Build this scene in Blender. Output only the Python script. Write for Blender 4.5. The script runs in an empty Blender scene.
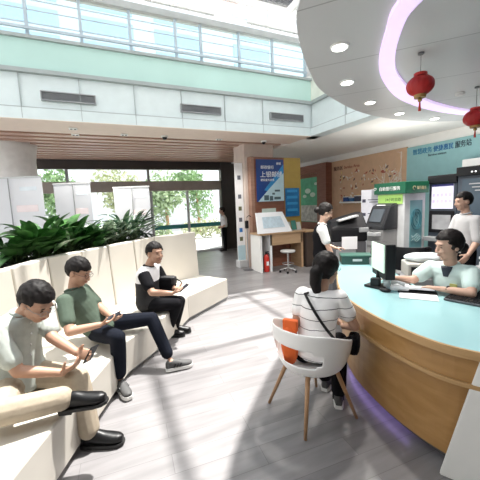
import bpy, bmesh, math, random
from mathutils import Vector as V, Matrix, noise
from math import sin, cos, pi, radians, sqrt, atan, atan2

random.seed(7)
S = bpy.context.scene
COL = S.collection

# ------------------------------------------------------------------ camera
FPX = 305.0
PSI, PIT, ROL = radians(24), atan(37/305.0), radians(2.4)
f0 = V((sin(PSI), cos(PSI), 0)); r0 = V((cos(PSI), -sin(PSI), 0)); zz = V((0, 0, 1))
fw = f0*cos(PIT) - zz*sin(PIT); u0 = f0*sin(PIT) + zz*cos(PIT)
rt = r0*cos(ROL) - u0*sin(ROL); up = u0*cos(ROL) + r0*sin(ROL)
cam = bpy.data.cameras.new('camera')
cam.sensor_width = 36; cam.sensor_height = 36; cam.sensor_fit = 'HORIZONTAL'
cam.lens = 36*FPX/480; cam.clip_start = 0.05; cam.clip_end = 300
co = bpy.data.objects.new('camera', cam); COL.objects.link(co)
co.matrix_world = Matrix(((rt.x, up.x, -fw.x, 0), (rt.y, up.y, -fw.y, 0), (rt.z, up.z, -fw.z, 1.75), (0, 0, 0, 1)))
S.camera = co

# ------------------------------------------------------------------ light
W = bpy.data.worlds.new('world'); S.world = W; W.use_nodes = True
bg = W.node_tree.nodes['Background']
bg.inputs[0].default_value = (0.93, 0.97, 1.0, 1); bg.inputs[1].default_value = 1.25
sun = bpy.data.lights.new('sun', 'SUN'); sun.energy = 7.2; sun.angle = radians(1.3); sun.color = (1, 0.97, 0.92)
so = bpy.data.objects.new('sun', sun); COL.objects.link(so)
so.rotation_euler = V((-0.86, -0.42, -3.0)).to_track_quat('-Z', 'Y').to_euler()
S.view_settings.view_transform = 'Standard'; S.view_settings.look = 'None'
S.view_settings.exposure = 0.6; S.view_settings.gamma = 1.0; S.view_settings.use_curve_mapping = False

# ------------------------------------------------------------------ materials
MATS = {}
def mat(name, c, rough=0.5, metal=0.0, var=0.06, scale=6.0, bump=0.0, emit=0.0, spec=0.5, alpha=None):
    if name in MATS: return MATS[name]
    m = bpy.data.materials.new(name); m.use_nodes = True; nt = m.node_tree
    p = nt.nodes['Principled BSDF']
    p.inputs['Roughness'].default_value = rough; p.inputs['Metallic'].default_value = metal
    p.inputs['Specular IOR Level'].default_value = spec
    tc = nt.nodes.new('ShaderNodeTexCoord'); n = nt.nodes.new('ShaderNodeTexNoise')
    n.inputs['Scale'].default_value = scale; n.inputs['Detail'].default_value = 4
    nt.links.new(tc.outputs['Object'], n.inputs['Vector'])
    r = nt.nodes.new('ShaderNodeValToRGB'); e = r.color_ramp.elements
    e[0].position = 0.3; e[1].position = 0.7
    e[0].color = tuple(max(0, x*(1-var)) for x in c)+(1,); e[1].color = tuple(min(1, x*(1+var)) for x in c)+(1,)
    nt.links.new(n.outputs['Fac'], r.inputs['Fac']); nt.links.new(r.outputs['Color'], p.inputs['Base Color'])
    if bump:
        b = nt.nodes.new('ShaderNodeBump'); b.inputs['Strength'].default_value = bump; b.inputs['Distance'].default_value = 0.02
        nt.links.new(n.outputs['Fac'], b.inputs['Height']); nt.links.new(b.outputs['Normal'], p.inputs['Normal'])
    if emit:
        p.inputs['Emission Color'].default_value = tuple(c)+(1,); p.inputs['Emission Strength'].default_value = emit
    MATS[name] = m
    return m

def glass(name, tint=(1, 1, 1), refl=0.12):
    m = bpy.data.materials.new(name); m.use_nodes = True; nt = m.node_tree
    for n in list(nt.nodes): nt.nodes.remove(n)
    o = nt.nodes.new('ShaderNodeOutputMaterial'); t = nt.nodes.new('ShaderNodeBsdfTransparent'); g = nt.nodes.new('ShaderNodeBsdfGlossy')
    fr = nt.nodes.new('ShaderNodeFresnel'); mx = nt.nodes.new('ShaderNodeMixShader'); k = nt.nodes.new('ShaderNodeMath')
    k.operation = 'MULTIPLY'; k.inputs[1].default_value = refl*8
    nt.links.new(fr.outputs[0], k.inputs[0]); fr.inputs[0].default_value = 1.25
    t.inputs[0].default_value = tint+(1,); g.inputs['Roughness'].default_value = 0.03
    nt.links.new(k.outputs[0], mx.inputs[0]); nt.links.new(t.outputs[0], mx.inputs[1]); nt.links.new(g.outputs[0], mx.inputs[2])
    nt.links.new(mx.outputs[0], o.inputs[0]); MATS[name] = m
    return m

def stripes(name, c1, c2, axis, period, duty, rough=0.6, rot=0.0, wob=0.0, off=0.0):
    """two colours in bands along one object axis"""
    m = bpy.data.materials.new(name); m.use_nodes = True; nt = m.node_tree; p = nt.nodes['Principled BSDF']
    p.inputs['Roughness'].default_value = rough
    tc = nt.nodes.new('ShaderNodeTexCoord'); mp = nt.nodes.new('ShaderNodeMapping'); mp.inputs['Rotation'].default_value = (0, 0, rot)
    nt.links.new(tc.outputs['Object'], mp.inputs['Vector'])
    sx = nt.nodes.new('ShaderNodeSeparateXYZ'); nt.links.new(mp.outputs[0], sx.inputs[0])
    src = sx.outputs['XYZ'.index(axis)]
    if wob:
        n = nt.nodes.new('ShaderNodeTexNoise'); n.inputs['Scale'].default_value = 5; nt.links.new(tc.outputs['Object'], n.inputs['Vector'])
        a = nt.nodes.new('ShaderNodeMath'); a.operation = 'MULTIPLY_ADD'; a.inputs[1].default_value = wob
        nt.links.new(n.outputs['Fac'], a.inputs[0]); nt.links.new(src, a.inputs[2]); src = a.outputs[0]
    a = nt.nodes.new('ShaderNodeMath'); a.operation = 'ADD'; a.inputs[1].default_value = 100*period+off; nt.links.new(src, a.inputs[0])
    d = nt.nodes.new('ShaderNodeMath'); d.operation = 'DIVIDE'; d.inputs[1].default_value = period; nt.links.new(a.outputs[0], d.inputs[0])
    fr = nt.nodes.new('ShaderNodeMath'); fr.operation = 'FRACT'; nt.links.new(d.outputs[0], fr.inputs[0])
    lt = nt.nodes.new('ShaderNodeMath'); lt.operation = 'LESS_THAN'; lt.inputs[1].default_value = duty; nt.links.new(fr.outputs[0], lt.inputs[0])
    mx = nt.nodes.new('ShaderNodeMixRGB'); mx.inputs[1].default_value = c1+(1,); mx.inputs[2].default_value = c2+(1,)
    nt.links.new(lt.outputs[0], mx.inputs[0]); nt.links.new(mx.outputs[0], p.inputs['Base Color']); MATS[name] = m
    return m

def floor_mat():
    m = bpy.data.materials.new('floor_planks'); m.use_nodes = True; nt = m.node_tree; p = nt.nodes['Principled BSDF']
    tc = nt.nodes.new('ShaderNodeTexCoord'); mp = nt.nodes.new('ShaderNodeMapping'); mp.inputs['Rotation'].default_value = (0, 0, radians(4))
    nt.links.new(tc.outputs['Object'], mp.inputs['Vector'])
    br = nt.nodes.new('ShaderNodeTexBrick'); br.inputs['Scale'].default_value = 1.0
    br.inputs['Brick Width'].default_value = 1.2; br.inputs['Row Height'].default_value = 0.17
    br.inputs['Mortar Size'].default_value = 0.002; br.inputs['Mortar Smooth'].default_value = 0.3
    br.inputs['Color1'].default_value = (0.185, 0.178, 0.182, 1); br.inputs['Color2'].default_value = (0.245, 0.237, 0.242, 1)
    br.inputs['Mortar'].default_value = (0.14, 0.133, 0.137, 1)
    nt.links.new(mp.outputs[0], br.inputs['Vector'])
    mp2 = nt.nodes.new('ShaderNodeMapping'); mp2.inputs['Scale'].default_value = (1.2, 9, 1); mp2.inputs['Rotation'].default_value = (0, 0, radians(4))
    nt.links.new(tc.outputs['Object'], mp2.inputs['Vector'])
    n = nt.nodes.new('ShaderNodeTexNoise'); n.inputs['Scale'].default_value = 1.5; n.inputs['Detail'].default_value = 5
    nt.links.new(mp2.outputs[0], n.inputs['Vector'])
    mx = nt.nodes.new('ShaderNodeMixRGB'); mx.blend_type = 'OVERLAY'; mx.inputs[0].default_value = 0.4
    nt.links.new(br.outputs['Color'], mx.inputs[1]); nt.links.new(n.outputs['Fac'], mx.inputs[2])
    nt.links.new(mx.outputs[0], p.inputs['Base Color']); p.inputs['Roughness'].default_value = 0.32
    return m

def wood(name, c1, c2, rough=0.4, rot=(0, 0, 0), sc=(1, 1, 8)):
    m = bpy.data.materials.new(name); m.use_nodes = True; nt = m.node_tree; p = nt.nodes['Principled BSDF']
    tc = nt.nodes.new('ShaderNodeTexCoord'); mp = nt.nodes.new('ShaderNodeMapping')
    mp.inputs['Rotation'].default_value = rot; mp.inputs['Scale'].default_value = sc
    nt.links.new(tc.outputs['Object'], mp.inputs['Vector'])
    n = nt.nodes.new('ShaderNodeTexNoise'); n.inputs['Scale'].default_value = 3; n.inputs['Detail'].default_value = 6; n.inputs['Distortion'].default_value = 0.6
    nt.links.new(mp.outputs[0], n.inputs['Vector'])
    r = nt.nodes.new('ShaderNodeValToRGB'); e = r.color_ramp.elements; e[0].position = 0.3; e[1].position = 0.7
    e[0].color = c1+(1,); e[1].color = c2+(1,)
    nt.links.new(n.outputs['Fac'], r.inputs['Fac']); nt.links.new(r.outputs[0], p.inputs['Base Color'])
    p.inputs['Roughness'].default_value = rough; MATS[name] = m
    return m

# ------------------------------------------------------------------ object helpers
def tag(o, label=None, cat=None, group=None, kind=None):
    if label: o['label'] = label
    if cat: o['category'] = cat
    if group: o['group'] = group
    if kind: o['kind'] = kind
    return o

def empty(name, loc, label=None, cat=None, group=None):
    o = bpy.data.objects.new(name, None); COL.objects.link(o); o.location = loc; o.empty_display_size = 0.1
    return tag(o, label, cat, group)

def wloc(o):
    l = V(o.location)
    while o.parent: o = o.parent; l += o.location
    return l

def link(name, bm, m, parent=None, base=None, smooth=False, mats=None):
    """bm holds world coordinates; the origin goes to the parent's or the given base"""
    if parent is not None and base is None: base = wloc(parent)
    if base is None:
        xs = [v.co for v in bm.verts]
        base = V(((min(v.x for v in xs)+max(v.x for v in xs))/2, (min(v.y for v in xs)+max(v.y for v in xs))/2, min(v.z for v in xs)))
    base = V(base)
    bmesh.ops.translate(bm, verts=bm.verts, vec=-base)
    bmesh.ops.recalc_face_normals(bm, faces=bm.faces)
    me = bpy.data.meshes.new(name); bm.to_mesh(me); bm.free()
    for x in (mats or [m]): me.materials.append(x)
    if smooth:
        for p in me.polygons: p.use_smooth = True
    o = bpy.data.objects.new(name, me); COL.objects.link(o)
    if parent is not None: o.parent = parent; o.location = base-wloc(parent)
    else: o.location = base
    return o

def struct(name, bm, m, **k):
    o = link(name, bm, m, **k); o['kind'] = 'structure'; return o

def bake(o, mods):
    for t, kw in mods:
        md = o.modifiers.new(t, t)
        for a, b in kw.items(): setattr(md, a, b)
    dg = bpy.context.evaluated_depsgraph_get(); dg.update()
    me = bpy.data.meshes.new_from_object(o.evaluated_get(dg))
    old = o.data; o.modifiers.clear(); o.data = me; me.name = old.name; bpy.data.meshes.remove(old)
    for p in o.data.polygons: p.use_smooth = True
    return o

def solid(name, bm, m, parent=None, base=None, voxel=0.008, it=4, fac=0.5):
    o = link(name, bm, m, parent, base)
    return bake(o, [('REMESH', dict(mode='VOXEL', voxel_size=voxel)), ('SMOOTH', dict(iterations=it, factor=fac))])

B = bmesh.new
def box(bm, c, s, rz=0.0, rot=None, bev=0.0):
    r = bmesh.ops.create_cube(bm, size=1.0); vs = r['verts']
    bmesh.ops.scale(bm, vec=s, verts=vs)
    if bev:
        es = list({e for v in vs for e in v.link_edges})
        q = bmesh.ops.bevel(bm, geom=es, offset=bev, segments=2, affect='EDGES', profile=0.5)
        vs = list({v for f in q['faces'] for v in f.verts} | {v for v in vs if v.is_valid})
    M = (rot or Matrix.Rotation(rz, 3, 'Z'))
    bmesh.ops.transform(bm, matrix=Matrix.Translation(V(c)) @ M.to_4x4(), verts=vs)
    return vs
def box2(bm, a, b, bev=0.0):
    a, b = V(a), V(b); d = b-a
    return box(bm, (a+b)/2, (abs(d.x), abs(d.y), abs(d.z)), bev=bev)
def prism(bm, pts, z0, z1, z0f=None, z1f=None):
    n = len(pts)
    lo = [bm.verts.new((p[0], p[1], z0)) for p in pts]; hi = [bm.verts.new((p[0], p[1], z1)) for p in pts]
    bm.faces.new(lo[::-1]); bm.faces.new(hi)
    for i in range(n): bm.faces.new((lo[i], lo[(i+1) % n], hi[(i+1) % n], hi[i]))
def hull(bm, lo, hi):
    """closed slab between two equal loops of points"""
    n = len(lo); a = [bm.verts.new(p) for p in lo]; b = [bm.verts.new(p) for p in hi]
    bm.faces.new(a[::-1]); bm.faces.new(b)
    for i in range(n): bm.faces.new((a[i], a[(i+1) % n], b[(i+1) % n], b[i]))
def frame(d):
    d = d.normalized(); h = V((0, 0, 1)) if abs(d.z) < 0.9 else V((1, 0, 0))
    a = d.cross(h).normalized(); return a, a.cross(d).normalized()
def loft(bm, secs, n=16):
    rings = []
    for c, a, b, ra, rb in secs:
        rings.append([bm.verts.new(V(c)+a*(ra*cos(2*pi*i/n))+b*(rb*sin(2*pi*i/n))) for i in range(n)])
    for A, Bq in zip(rings, rings[1:]):
        for i in range(n): bm.faces.new((A[i], A[(i+1) % n], Bq[(i+1) % n], Bq[i]))
    bm.faces.new(rings[0][::-1]); bm.faces.new(rings[-1])
def ball(bm, c, r, M=None, n=16):
    if not hasattr(r, '__len__'): r = (r, r, r)
    q = bmesh.ops.create_uvsphere(bm, u_segments=n, v_segments=max(6, n*2//3), radius=1)
    T = Matrix.Translation(V(c)) @ (M.to_4x4() if M else Matrix.Identity(4)) @ Matrix.Diagonal((r[0], r[1], r[2], 1))
    bmesh.ops.transform(bm, matrix=T, verts=q['verts']); return q['verts']
def cone(bm, p, q, r1, r2, n=12, caps=True):
    p, q = V(p), V(q)
    if (q-p).length < 1e-5: return
    a, b = frame(q-p); loft(bm, [(p, a, b, r1, r1), (q, a, b, r2, r2)], n)
def limb(bm, pts, rad, n=12):
    for i in range(len(pts)-1): cone(bm, pts[i], pts[i+1], rad[i], rad[i+1], n)
    for p, r in zip(pts, rad): ball(bm, p, r, n=n)
def tube(bm, pts, r, n=8, closed=False):
    """one swept pipe"""
    pts = [V(p) for p in pts]; N = len(pts); rings = []
    for i, p in enumerate(pts):
        t = (pts[(i+1) % N]-pts[i-1]) if closed else (pts[min(i+1, N-1)]-pts[max(i-1, 0)])
        a, b = frame(t); rr = r[i] if hasattr(r, '__len__') else r
        rings.append([bm.verts.new(p+a*(rr*cos(2*pi*k/n))+b*(rr*sin(2*pi*k/n))) for k in range(n)])
    rng = range(N) if closed else range(N-1)
    for i in rng:
        A, Bq = rings[i], rings[(i+1) % N]
        for k in range(n): bm.faces.new((A[k], A[(k+1) % n], Bq[(k+1) % n], Bq[k]))
    if not closed: bm.faces.new(rings[0][::-1]); bm.faces.new(rings[-1])
def lathe(bm, c, prof, n=24):
    c = V(c); rings = [[bm.verts.new(c+V((r*cos(2*pi*k/n), r*sin(2*pi*k/n), z))) for k in range(n)] for r, z in prof]
    for A, Bq in zip(rings, rings[1:]):
        for k in range(n): bm.faces.new((A[k], A[(k+1) % n], Bq[(k+1) % n], Bq[k]))
    bm.faces.new(rings[0][::-1]); bm.faces.new(rings[-1])
def one(name, m, fn, parent=None, base=None, smooth=False):
    bm = B(); fn(bm); return link(name, bm, m, parent, base, smooth)
def ptext(name, s, loc, rot, size, m, parent, ext=0.002, align='LEFT', wide=None):
    c = bpy.data.curves.new(name, 'FONT'); c.body = s; c.size = size; c.extrude = ext; c.align_x = align; c.resolution_u = 2
    o = bpy.data.objects.new(name, c); COL.objects.link(o)
    dg = bpy.context.evaluated_depsgraph_get(); dg.update()
    me = bpy.data.meshes.new_from_object(o.evaluated_get(dg)); bpy.data.objects.remove(o)
    if wide and me.vertices:
        x = [v.co.x for v in me.vertices]; k = wide/max(1e-4, max(x)-min(x))
        for v in me.vertices: v.co.x *= k
    me.materials.clear(); me.materials.append(m)
    o = bpy.data.objects.new(name, me); COL.objects.link(o); o.rotation_euler = rot
    o.parent = parent; o.location = V(loc)-(wloc(parent) if parent else V())
    return o
ROT_Y = (radians(90), 0, 0)            # written on a face that looks to -Y
ROT_X = (radians(90), 0, radians(-90))  # written on a face that looks to -X

# palette
white = mat('white_paint', (0.86, 0.86, 0.84), 0.5, var=0.02)
bench_m = mat('cream_leatherette', (0.70, 0.655, 0.585), 0.45, var=0.03, scale=3)
bench_s = mat('cream_seat_cover', (0.58, 0.55, 0.495), 0.4, var=0.03, scale=3)
beige = mat('beige_plaster', (0.76, 0.62, 0.53), 0.6, var=0.03)
ivory = mat('ivory_wall', (0.92, 0.90, 0.87), 0.6, var=0.02)
greyc = mat('grey_ceiling_metal', (0.36, 0.36, 0.37), 0.45, var=0.04, scale=1.5)
mint = mat('mint_glass_band', (0.50, 0.71, 0.66), 0.15, var=0.05, scale=0.8)
panel = mat('fascia_panel', (0.70, 0.78, 0.79), 0.35, var=0.03)
dgrey = mat('dark_grey_metal', (0.10, 0.10, 0.11), 0.4)
mgrey = mat('mid_grey_metal', (0.30, 0.31, 0.32), 0.4)
lgrey = mat('light_grey_plastic', (0.55, 0.56, 0.57), 0.45)
black = mat('black_plastic', (0.010, 0.010, 0.012), 0.45, spec=.3)
bronze = mat('dark_bronze_frame', (0.05, 0.042, 0.04), 0.4)
steel = mat('brushed_steel', (0.55, 0.55, 0.55), 0.3, 0.9)
redwood = wood('reddish_brown_board', (0.20, 0.075, 0.045), (0.27, 0.11, 0.07), 0.45)
maple = wood('maple_veneer', (0.36, 0.19, 0.06), (0.45, 0.255, 0.095), 0.35, sc=(1.2, 1.2, 5))
edgew = wood('maple_edge', (0.46, 0.28, 0.12), (0.54, 0.34, 0.16), 0.35)
legw = wood('turned_beech', (0.36, 0.20, 0.10), (0.46, 0.27, 0.14), 0.45)
slat = wood('wood_ceiling_slats', (0.46, 0.29, 0.22), (0.60, 0.41, 0.33), 0.35, sc=(0.5, 6, 6))
tan = mat('tan_wall_board', (0.66, 0.43, 0.28), 0.6, var=0.05)
teal = mat('pale_teal_board', (0.30, 0.54, 0.56), 0.55, var=0.04)
aqua = mat('aqua_glass_top', (0.36, 0.62, 0.65), 0.2, spec=.3, var=0.03, scale=2)
red = mat('red_paint', (0.55, 0.03, 0.02), 0.4)
navy = mat('poster_navy', (0.012, 0.05, 0.22), 0.35)
cyan = mat('poster_blue', (0.03, 0.25, 0.55), 0.35)
pale = mat('poster_pale_blue', (0.50, 0.68, 0.75), 0.4)
ochre = mat('ochre_board', (0.44, 0.30, 0.07), 0.5)
paper = mat('white_paper', (0.85, 0.86, 0.88), 0.6, var=0.02)
inkw = mat('white_lettering', (0.9, 0.9, 0.9), 0.5, var=0.0)
clear = glass('clear_glass')
gtint = glass('tinted_glass', (0.85, 0.95, 0.97))

# ------------------------------------------------------------------ setting
bm = B(); box2(bm, (-4.5, -3, -0.1), (9, 11.2, 0)); struct('floor', bm, floor_mat())
bm = B(); box2(bm, (-14, 11.2, -0.14), (22, 40, -0.01))
struct('ground_outside', bm, mat('pale_pavement', (0.62, 0.62, 0.60), 0.8, var=0.08))

# balcony front (faces -Y) with its ledges, and the return along X=4.6
FY, FX = 6.0, 4.6
bm = B()
box2(bm, (-4.5, FY, 3.23), (FX+0.3, FY+0.3, 3.41)); box2(bm, (-4.5, FY+0.03, 3.41), (FX+0.3, FY+0.3, 3.93))
box2(bm, (FX, -3, 3.23), (FX+0.3, FY, 3.41)); box2(bm, (FX+0.03, -3, 3.41), (FX+0.3, FY, 3.93))
struct('wall_balcony', bm, panel)
bm = B()
for x in (-1.02, -0.17, 0.71, 1.57, 2.46, 3.34): box2(bm, (x-0.005, FY-0.002, 3.24), (x+0.005, FY+0.035, 3.93))
box2(bm, (-4.5, FY-0.002, 3.405), (FX, FY+0.035, 3.418)); box2(bm, (FX-.002, -3, 3.405), (FX+.035, FY, 3.418))
for y in (4.9, 3.8): box2(bm, (FX-0.004, y-0.008, 3.24), (FX+0.035, y+0.008, 3.93))
struct('trim_panel_joints', bm, mat('joint_grey', (.42, .46, .47), .5))
bm = B()
box2(bm, (-4.5, FY-0.05, 3.93), (FX+0.3, FY+0.3, 3.99)); box2(bm, (FX-0.05, -3, 3.93), (FX+0.3, FY-0.05, 3.99))
box2(bm, (-4.5, FY-0.03, 4.45), (FX+0.3, FY+0.3, 4.50))
struct('trim_ledge', bm, mat('ledge_grey', (0.36, 0.40, 0.40), 0.4))
bm = B(); box2(bm, (-4.5, FY+0.02, 3.99), (FX+0.3, FY+0.3, 4.45)); struct('wall_balcony_band', bm, mint)
bm = B(); box2(bm, (FX+0.02, -3, 3.99), (FX+0.3, FY+0.02, 4.6)); struct('wall_return_band', bm, mat('cream_band', (0.80, 0.82, 0.74), 0.4))
bm = B(); box2(bm, (FX+0.02, -3, 4.6), (FX+0.3, FY+0.3, 5.6)); struct('wall_upper_return', bm, white)

# air grilles in the balcony front
def grille(x0, x1, lab):
    t = empty('air_grille', ((x0+x1)/2, FY, 3.53), lab, 'air vent', 'air grilles in the balcony front')
    def fr(bm):
        box2(bm, (x0, FY-0.02, 3.53), (x1, FY+0.03, 3.545)); box2(bm, (x0, FY-0.02, 3.665), (x1, FY+0.03, 3.68))
        box2(bm, (x0, FY-0.02, 3.545), (x0+0.015, FY+0.03, 3.665)); box2(bm, (x1-0.015, FY-0.02, 3.545), (x1, FY+0.03, 3.665))
    one('grille_frame', mgrey, fr, t)
    def sl(bm):
        for i in range(9): box(bm, ((x0+x1)/2, FY+0.005, 3.552+i*0.013), (x1-x0-0.03, 0.02, 0.004))
        box2(bm, (x0+0.015, FY+0.02, 3.545), (x1-0.015, FY+0.029, 3.665))
    one('grille_slats', mat('grille_grey', (0.34, 0.35, 0.37), 0.5), sl, t)
grille(-0.74, 0.07, 'grey air grille at the left end of the white balcony front')
grille(1.54, 2.37, 'grey air grille in the middle of the white balcony front')
grille(3.51, 4.38, 'grey air grille at the right end of the balcony front, by the corner')

# soffits
bm = B(); box2(bm, (-4.5, 6.3, 3.23), (4.62, 6.95, 3.33)); box2(bm, (-4.5, FY, 3.22), (FX, 6.3, 3.23)); struct('ceiling_border', bm, beige)
bm = B()
y = 7.0
while y < 11.2:
    box2(bm, (-4.5, y, 3.28), (4.62, y+0.20, 3.37)); y += 0.36
box2(bm, (-4.5, 6.95, 3.37), (4.62, 11.3, 3.42))
struct('ceiling_wood', bm, slat)
bm = B(); box2(bm, (4.62, FY+0.0, 3.23), (7.6, 12, 3.33)); box2(bm, (FX+0.3, -3, 3.23), (7.6, FY, 3.33)); struct('ceiling_white', bm, ivory)

# right wall
bm = B(); box2(bm, (7.5, -3, 0), (7.7, 12, 3.23)); struct('wall_right', bm, ivory)
bm = B(); box2(bm, (4.75, 12, 0), (7.7, 12.2, 3.33)); struct('wall_far', bm, ivory)
bm = B(); box2(bm, (-4.7, -3.2, 0), (7.7, -3.0, 3.4)); struct('wall_rear', bm, ivory)
bm = B(); box2(bm, (-4.7, -3, 3.4), (5, 0.5, 3.5)); struct('ceiling_light_block', bm, ivory)  # unseen slab added overhead to keep skylight off the near floor and counter
bm = B(); box2(bm, (-4.7, -3, 0), (-4.5, 6, 3.4)); struct('wall_left', bm, ivory)
bm = B(); box2(bm, (7.46, 5.7, 0.0), (7.5, 8.6, 3.03)); struct('trim_tan_board', bm, tan)
bm = B(); box2(bm, (7.46, -2, 0.0), (7.5, 5.7, 3.0)); struct('trim_teal_board', bm, teal)
bm = B(); box2(bm, (7.2, 8.6, 0.0), (7.5, 9.1, 3.03)); box2(bm, (7.2, 9.1, 2.72), (7.5, 10.9, 3.03)); box2(bm, (7.2, 10.6, 0), (7.5, 10.9, 2.72))
box2(bm, (7.42, 9.1, 0), (7.5, 10.6, 2.72))
struct('trim_niche', bm, redwood)

# added fill lamps, no fixture there, above kiosk and terminals to brighten the soffit
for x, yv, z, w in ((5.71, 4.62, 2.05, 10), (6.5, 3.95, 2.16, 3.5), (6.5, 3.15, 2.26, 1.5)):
    ul = bpy.data.lights.new('added_soffit_fill', 'AREA'); ul.size = 0.5; ul.energy = w; ul.color = (1, .97, .93)
    uo = bpy.data.objects.new('added_soffit_fill', ul); COL.objects.link(uo); uo.location = (x, yv, z); uo.rotation_euler = (radians(180), 0, 0)
# big round column at left
bm = B(); lathe(bm, (-1.85, 8.75, 0), [(0.52, 0), (0.52, 2.9), (0.56, 3.2), (0.60, 3.35)], 40)
struct('column_left', bm, mat('column_grey_white', (0.80, 0.80, 0.79), 0.5), smooth=True)

# entrance glass front at Y=11
GY = 11.0
bm = B(); box2(bm, (-4.5, GY-0.08, 3.01), (4.3, GY+0.08, 3.33)); struct('trim_entrance_header', bm, bronze)
bm = B(); box2(bm, (-4.5, GY-0.06, 2.28), (4.2, GY+0.06, 2.62)); struct('trim_entrance_beam', bm, mat('taupe_beam', (0.34, 0.30, 0.27), 0.5))
bm = B(); box2(bm, (4.18, GY-0.12, 0), (4.75, GY+0.12, 3.33)); struct('trim_entrance_jamb', bm, bronze)
for i, x in enumerate((-4.4, -0.9, 1.55)):
    bm = B(); box2(bm, (x-0.04, GY-0.05, 0), (x+0.04, GY+0.05, 3.0)); struct('window_post_%d' % (i+1), bm, mgrey)
bm = B(); box2(bm, (-4.4, GY-0.006, 2.62), (4.18, GY+0.006, 3.01)); struct('window_1', bm, clear)
bm = B(); box2(bm, (-4.4, GY-0.006, 0.0), (1.5, GY+0.006, 2.28)); struct('window_2', bm, clear)
# glass doors
def gdoor(n, x0, x1):
    bm = B(); box2(bm, (x0, GY-0.007, 0.02), (x1, GY+0.007, 2.27)); d = struct('door_%d' % n, bm, clear)
    def fr(bm):
        for x in (x0, x1): box2(bm, (x-0.02, GY-0.02, 0.01), (x+0.02, GY+0.02, 2.27))
        box2(bm, (x0, GY-0.02, 0.0), (x1, GY+0.02, 0.06))
    one('door_frame', lgrey, fr, d)
    one('door_safety_band', mat('teal_film', (0.03, 0.22, 0.22), 0.4), lambda bm: box2(bm, (x0+0.02, GY-0.012, 0.92), (x1-0.02, GY+0.012, 1.07)), d)
gdoor(1, 1.62, 2.85); gdoor(2, 2.9, 4.13)

# beige pillar with icon board
bm = B(); box2(bm, (3.52, 7.42, 0), (4.4, 8.1, 3.33)); struct('wall_pillar', bm, mat('pillar_blush', (0.68, 0.58, 0.52), 0.6))

# clerestory glazing above the balcony
UY = 6.16
gm = mat('glazing_frame_blue_grey', (0.46, 0.54, 0.60), 0.4)
k = 0
for x0, x1 in ((-4.4, -0.86), (-0.84, -0.08), (-0.04, 0.72), (0.76, 1.55), (1.6, 2.05), (2.1, 2.88), (2.92, 3.68), (3.72, 4.55)):
    k += 1
    bm = B(); box2(bm, (x0, UY-0.005, 4.5), (x1, UY+0.005, 5.25)); w = struct('window_%d' % (k+2), bm, gtint)
    def lv(bm, x0=x0, x1=x1):
        for z in (4.75, 4.95, 5.1): box2(bm, (x0, UY-0.02, z), (x1, UY-0.008, z+0.014))
        box2(bm, (x1-0.005, UY-0.025, 4.5), (x1+0.045, UY+0.025, 5.25))
    one('glazing_bars', gm, lv, w)
bm = B(); box2(bm, (-4.4, UY-0.12, 4.62), (4.55, UY-0.08, 4.66)); struct('trim_handrail', bm, gm)
bm = B(); box2(bm, (-4.5, UY-0.08, 5.25), (4.9, UY+0.08, 5.36)); struct('trim_eaves', bm, mat('eaves_grey', (0.42, 0.44, 0.44), 0.5))

# skylight grid over the hall
bm = B()
for x in (-3.9, -2.0, 0.0, 2.0, 4.0): box2(bm, (x-0.03, -3, 5.68), (x+0.03, 6.2, 5.80))
for yv in (-2, 0.2, 2.2, 4.2, 5.9): box2(bm, (-4.5, yv-0.035, 5.68), (4.9, yv+0.035, 5.78))
struct('ceiling_skylight_beams', bm, white)
bm = B()
for x0 in (-0.9, 1.1, 3.1):
    for i in range(3):
        cone(bm, (x0+i*0.35, 5.95, 5.36), (x0+0.35+i*0.35, 5.95, 5.62), 0.025, 0.025, 8)
        cone(bm, (x0+0.35+i*0.35, 5.95, 5.36), (x0+i*0.35+0.35, 5.95, 5.62), 0.02, 0.02, 8)
    box2(bm, (x0-0.1, 5.92, 5.36), (x0+1.2, 5.98, 5.40))
struct('trim_roof_truss', bm, white)
bm = B(); box2(bm, (-4.5, -3, 5.80), (4.9, 6.2, 5.81)); struct('window_skylight', bm, clear)

# round dropped ceiling over the counter
edge = [(1.9, -3), (1.45, -1.5), (1.25, 0), (1.25, 1.2), (1.45, 2.0), (1.77, 2.47), (2.3, 3.01), (2.75, 3.4), (3.28, 3.7), (4.0, 4.02), (4.77, 4.21), (5.5, 4.24), (6.14, 4.16), (6.6, 3.99), (6.95, 3.7), (7.4, 3.2), (7.4, -3)]
def smooth_poly(p, k=4):
    out = []
    for i in range(len(p)-1):
        a = p[max(0, i-1)]; b = p[i]; c = p[i+1]; d = p[min(len(p)-1, i+2)]
        for j in range(k):
            t = j/k
            out.append(tuple(0.5*(2*b[q]+(c[q]-a[q])*t+(2*a[q]-5*b[q]+4*c[q]-d[q])*t*t+(3*b[q]-a[q]-3*c[q]+d[q])*t**3) for q in range(len(b))))
    return out+[p[-1]]
bm = B(); prism(bm, smooth_poly(edge), 3.20, 3.225)
struct('ceiling_disc', bm, stripes('grey_ceiling_panels', (0.60, 0.60, 0.61), (0.34, 0.34, 0.35), 'X', 1.1, 0.012, 0.4, rot=radians(-42)))

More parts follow.
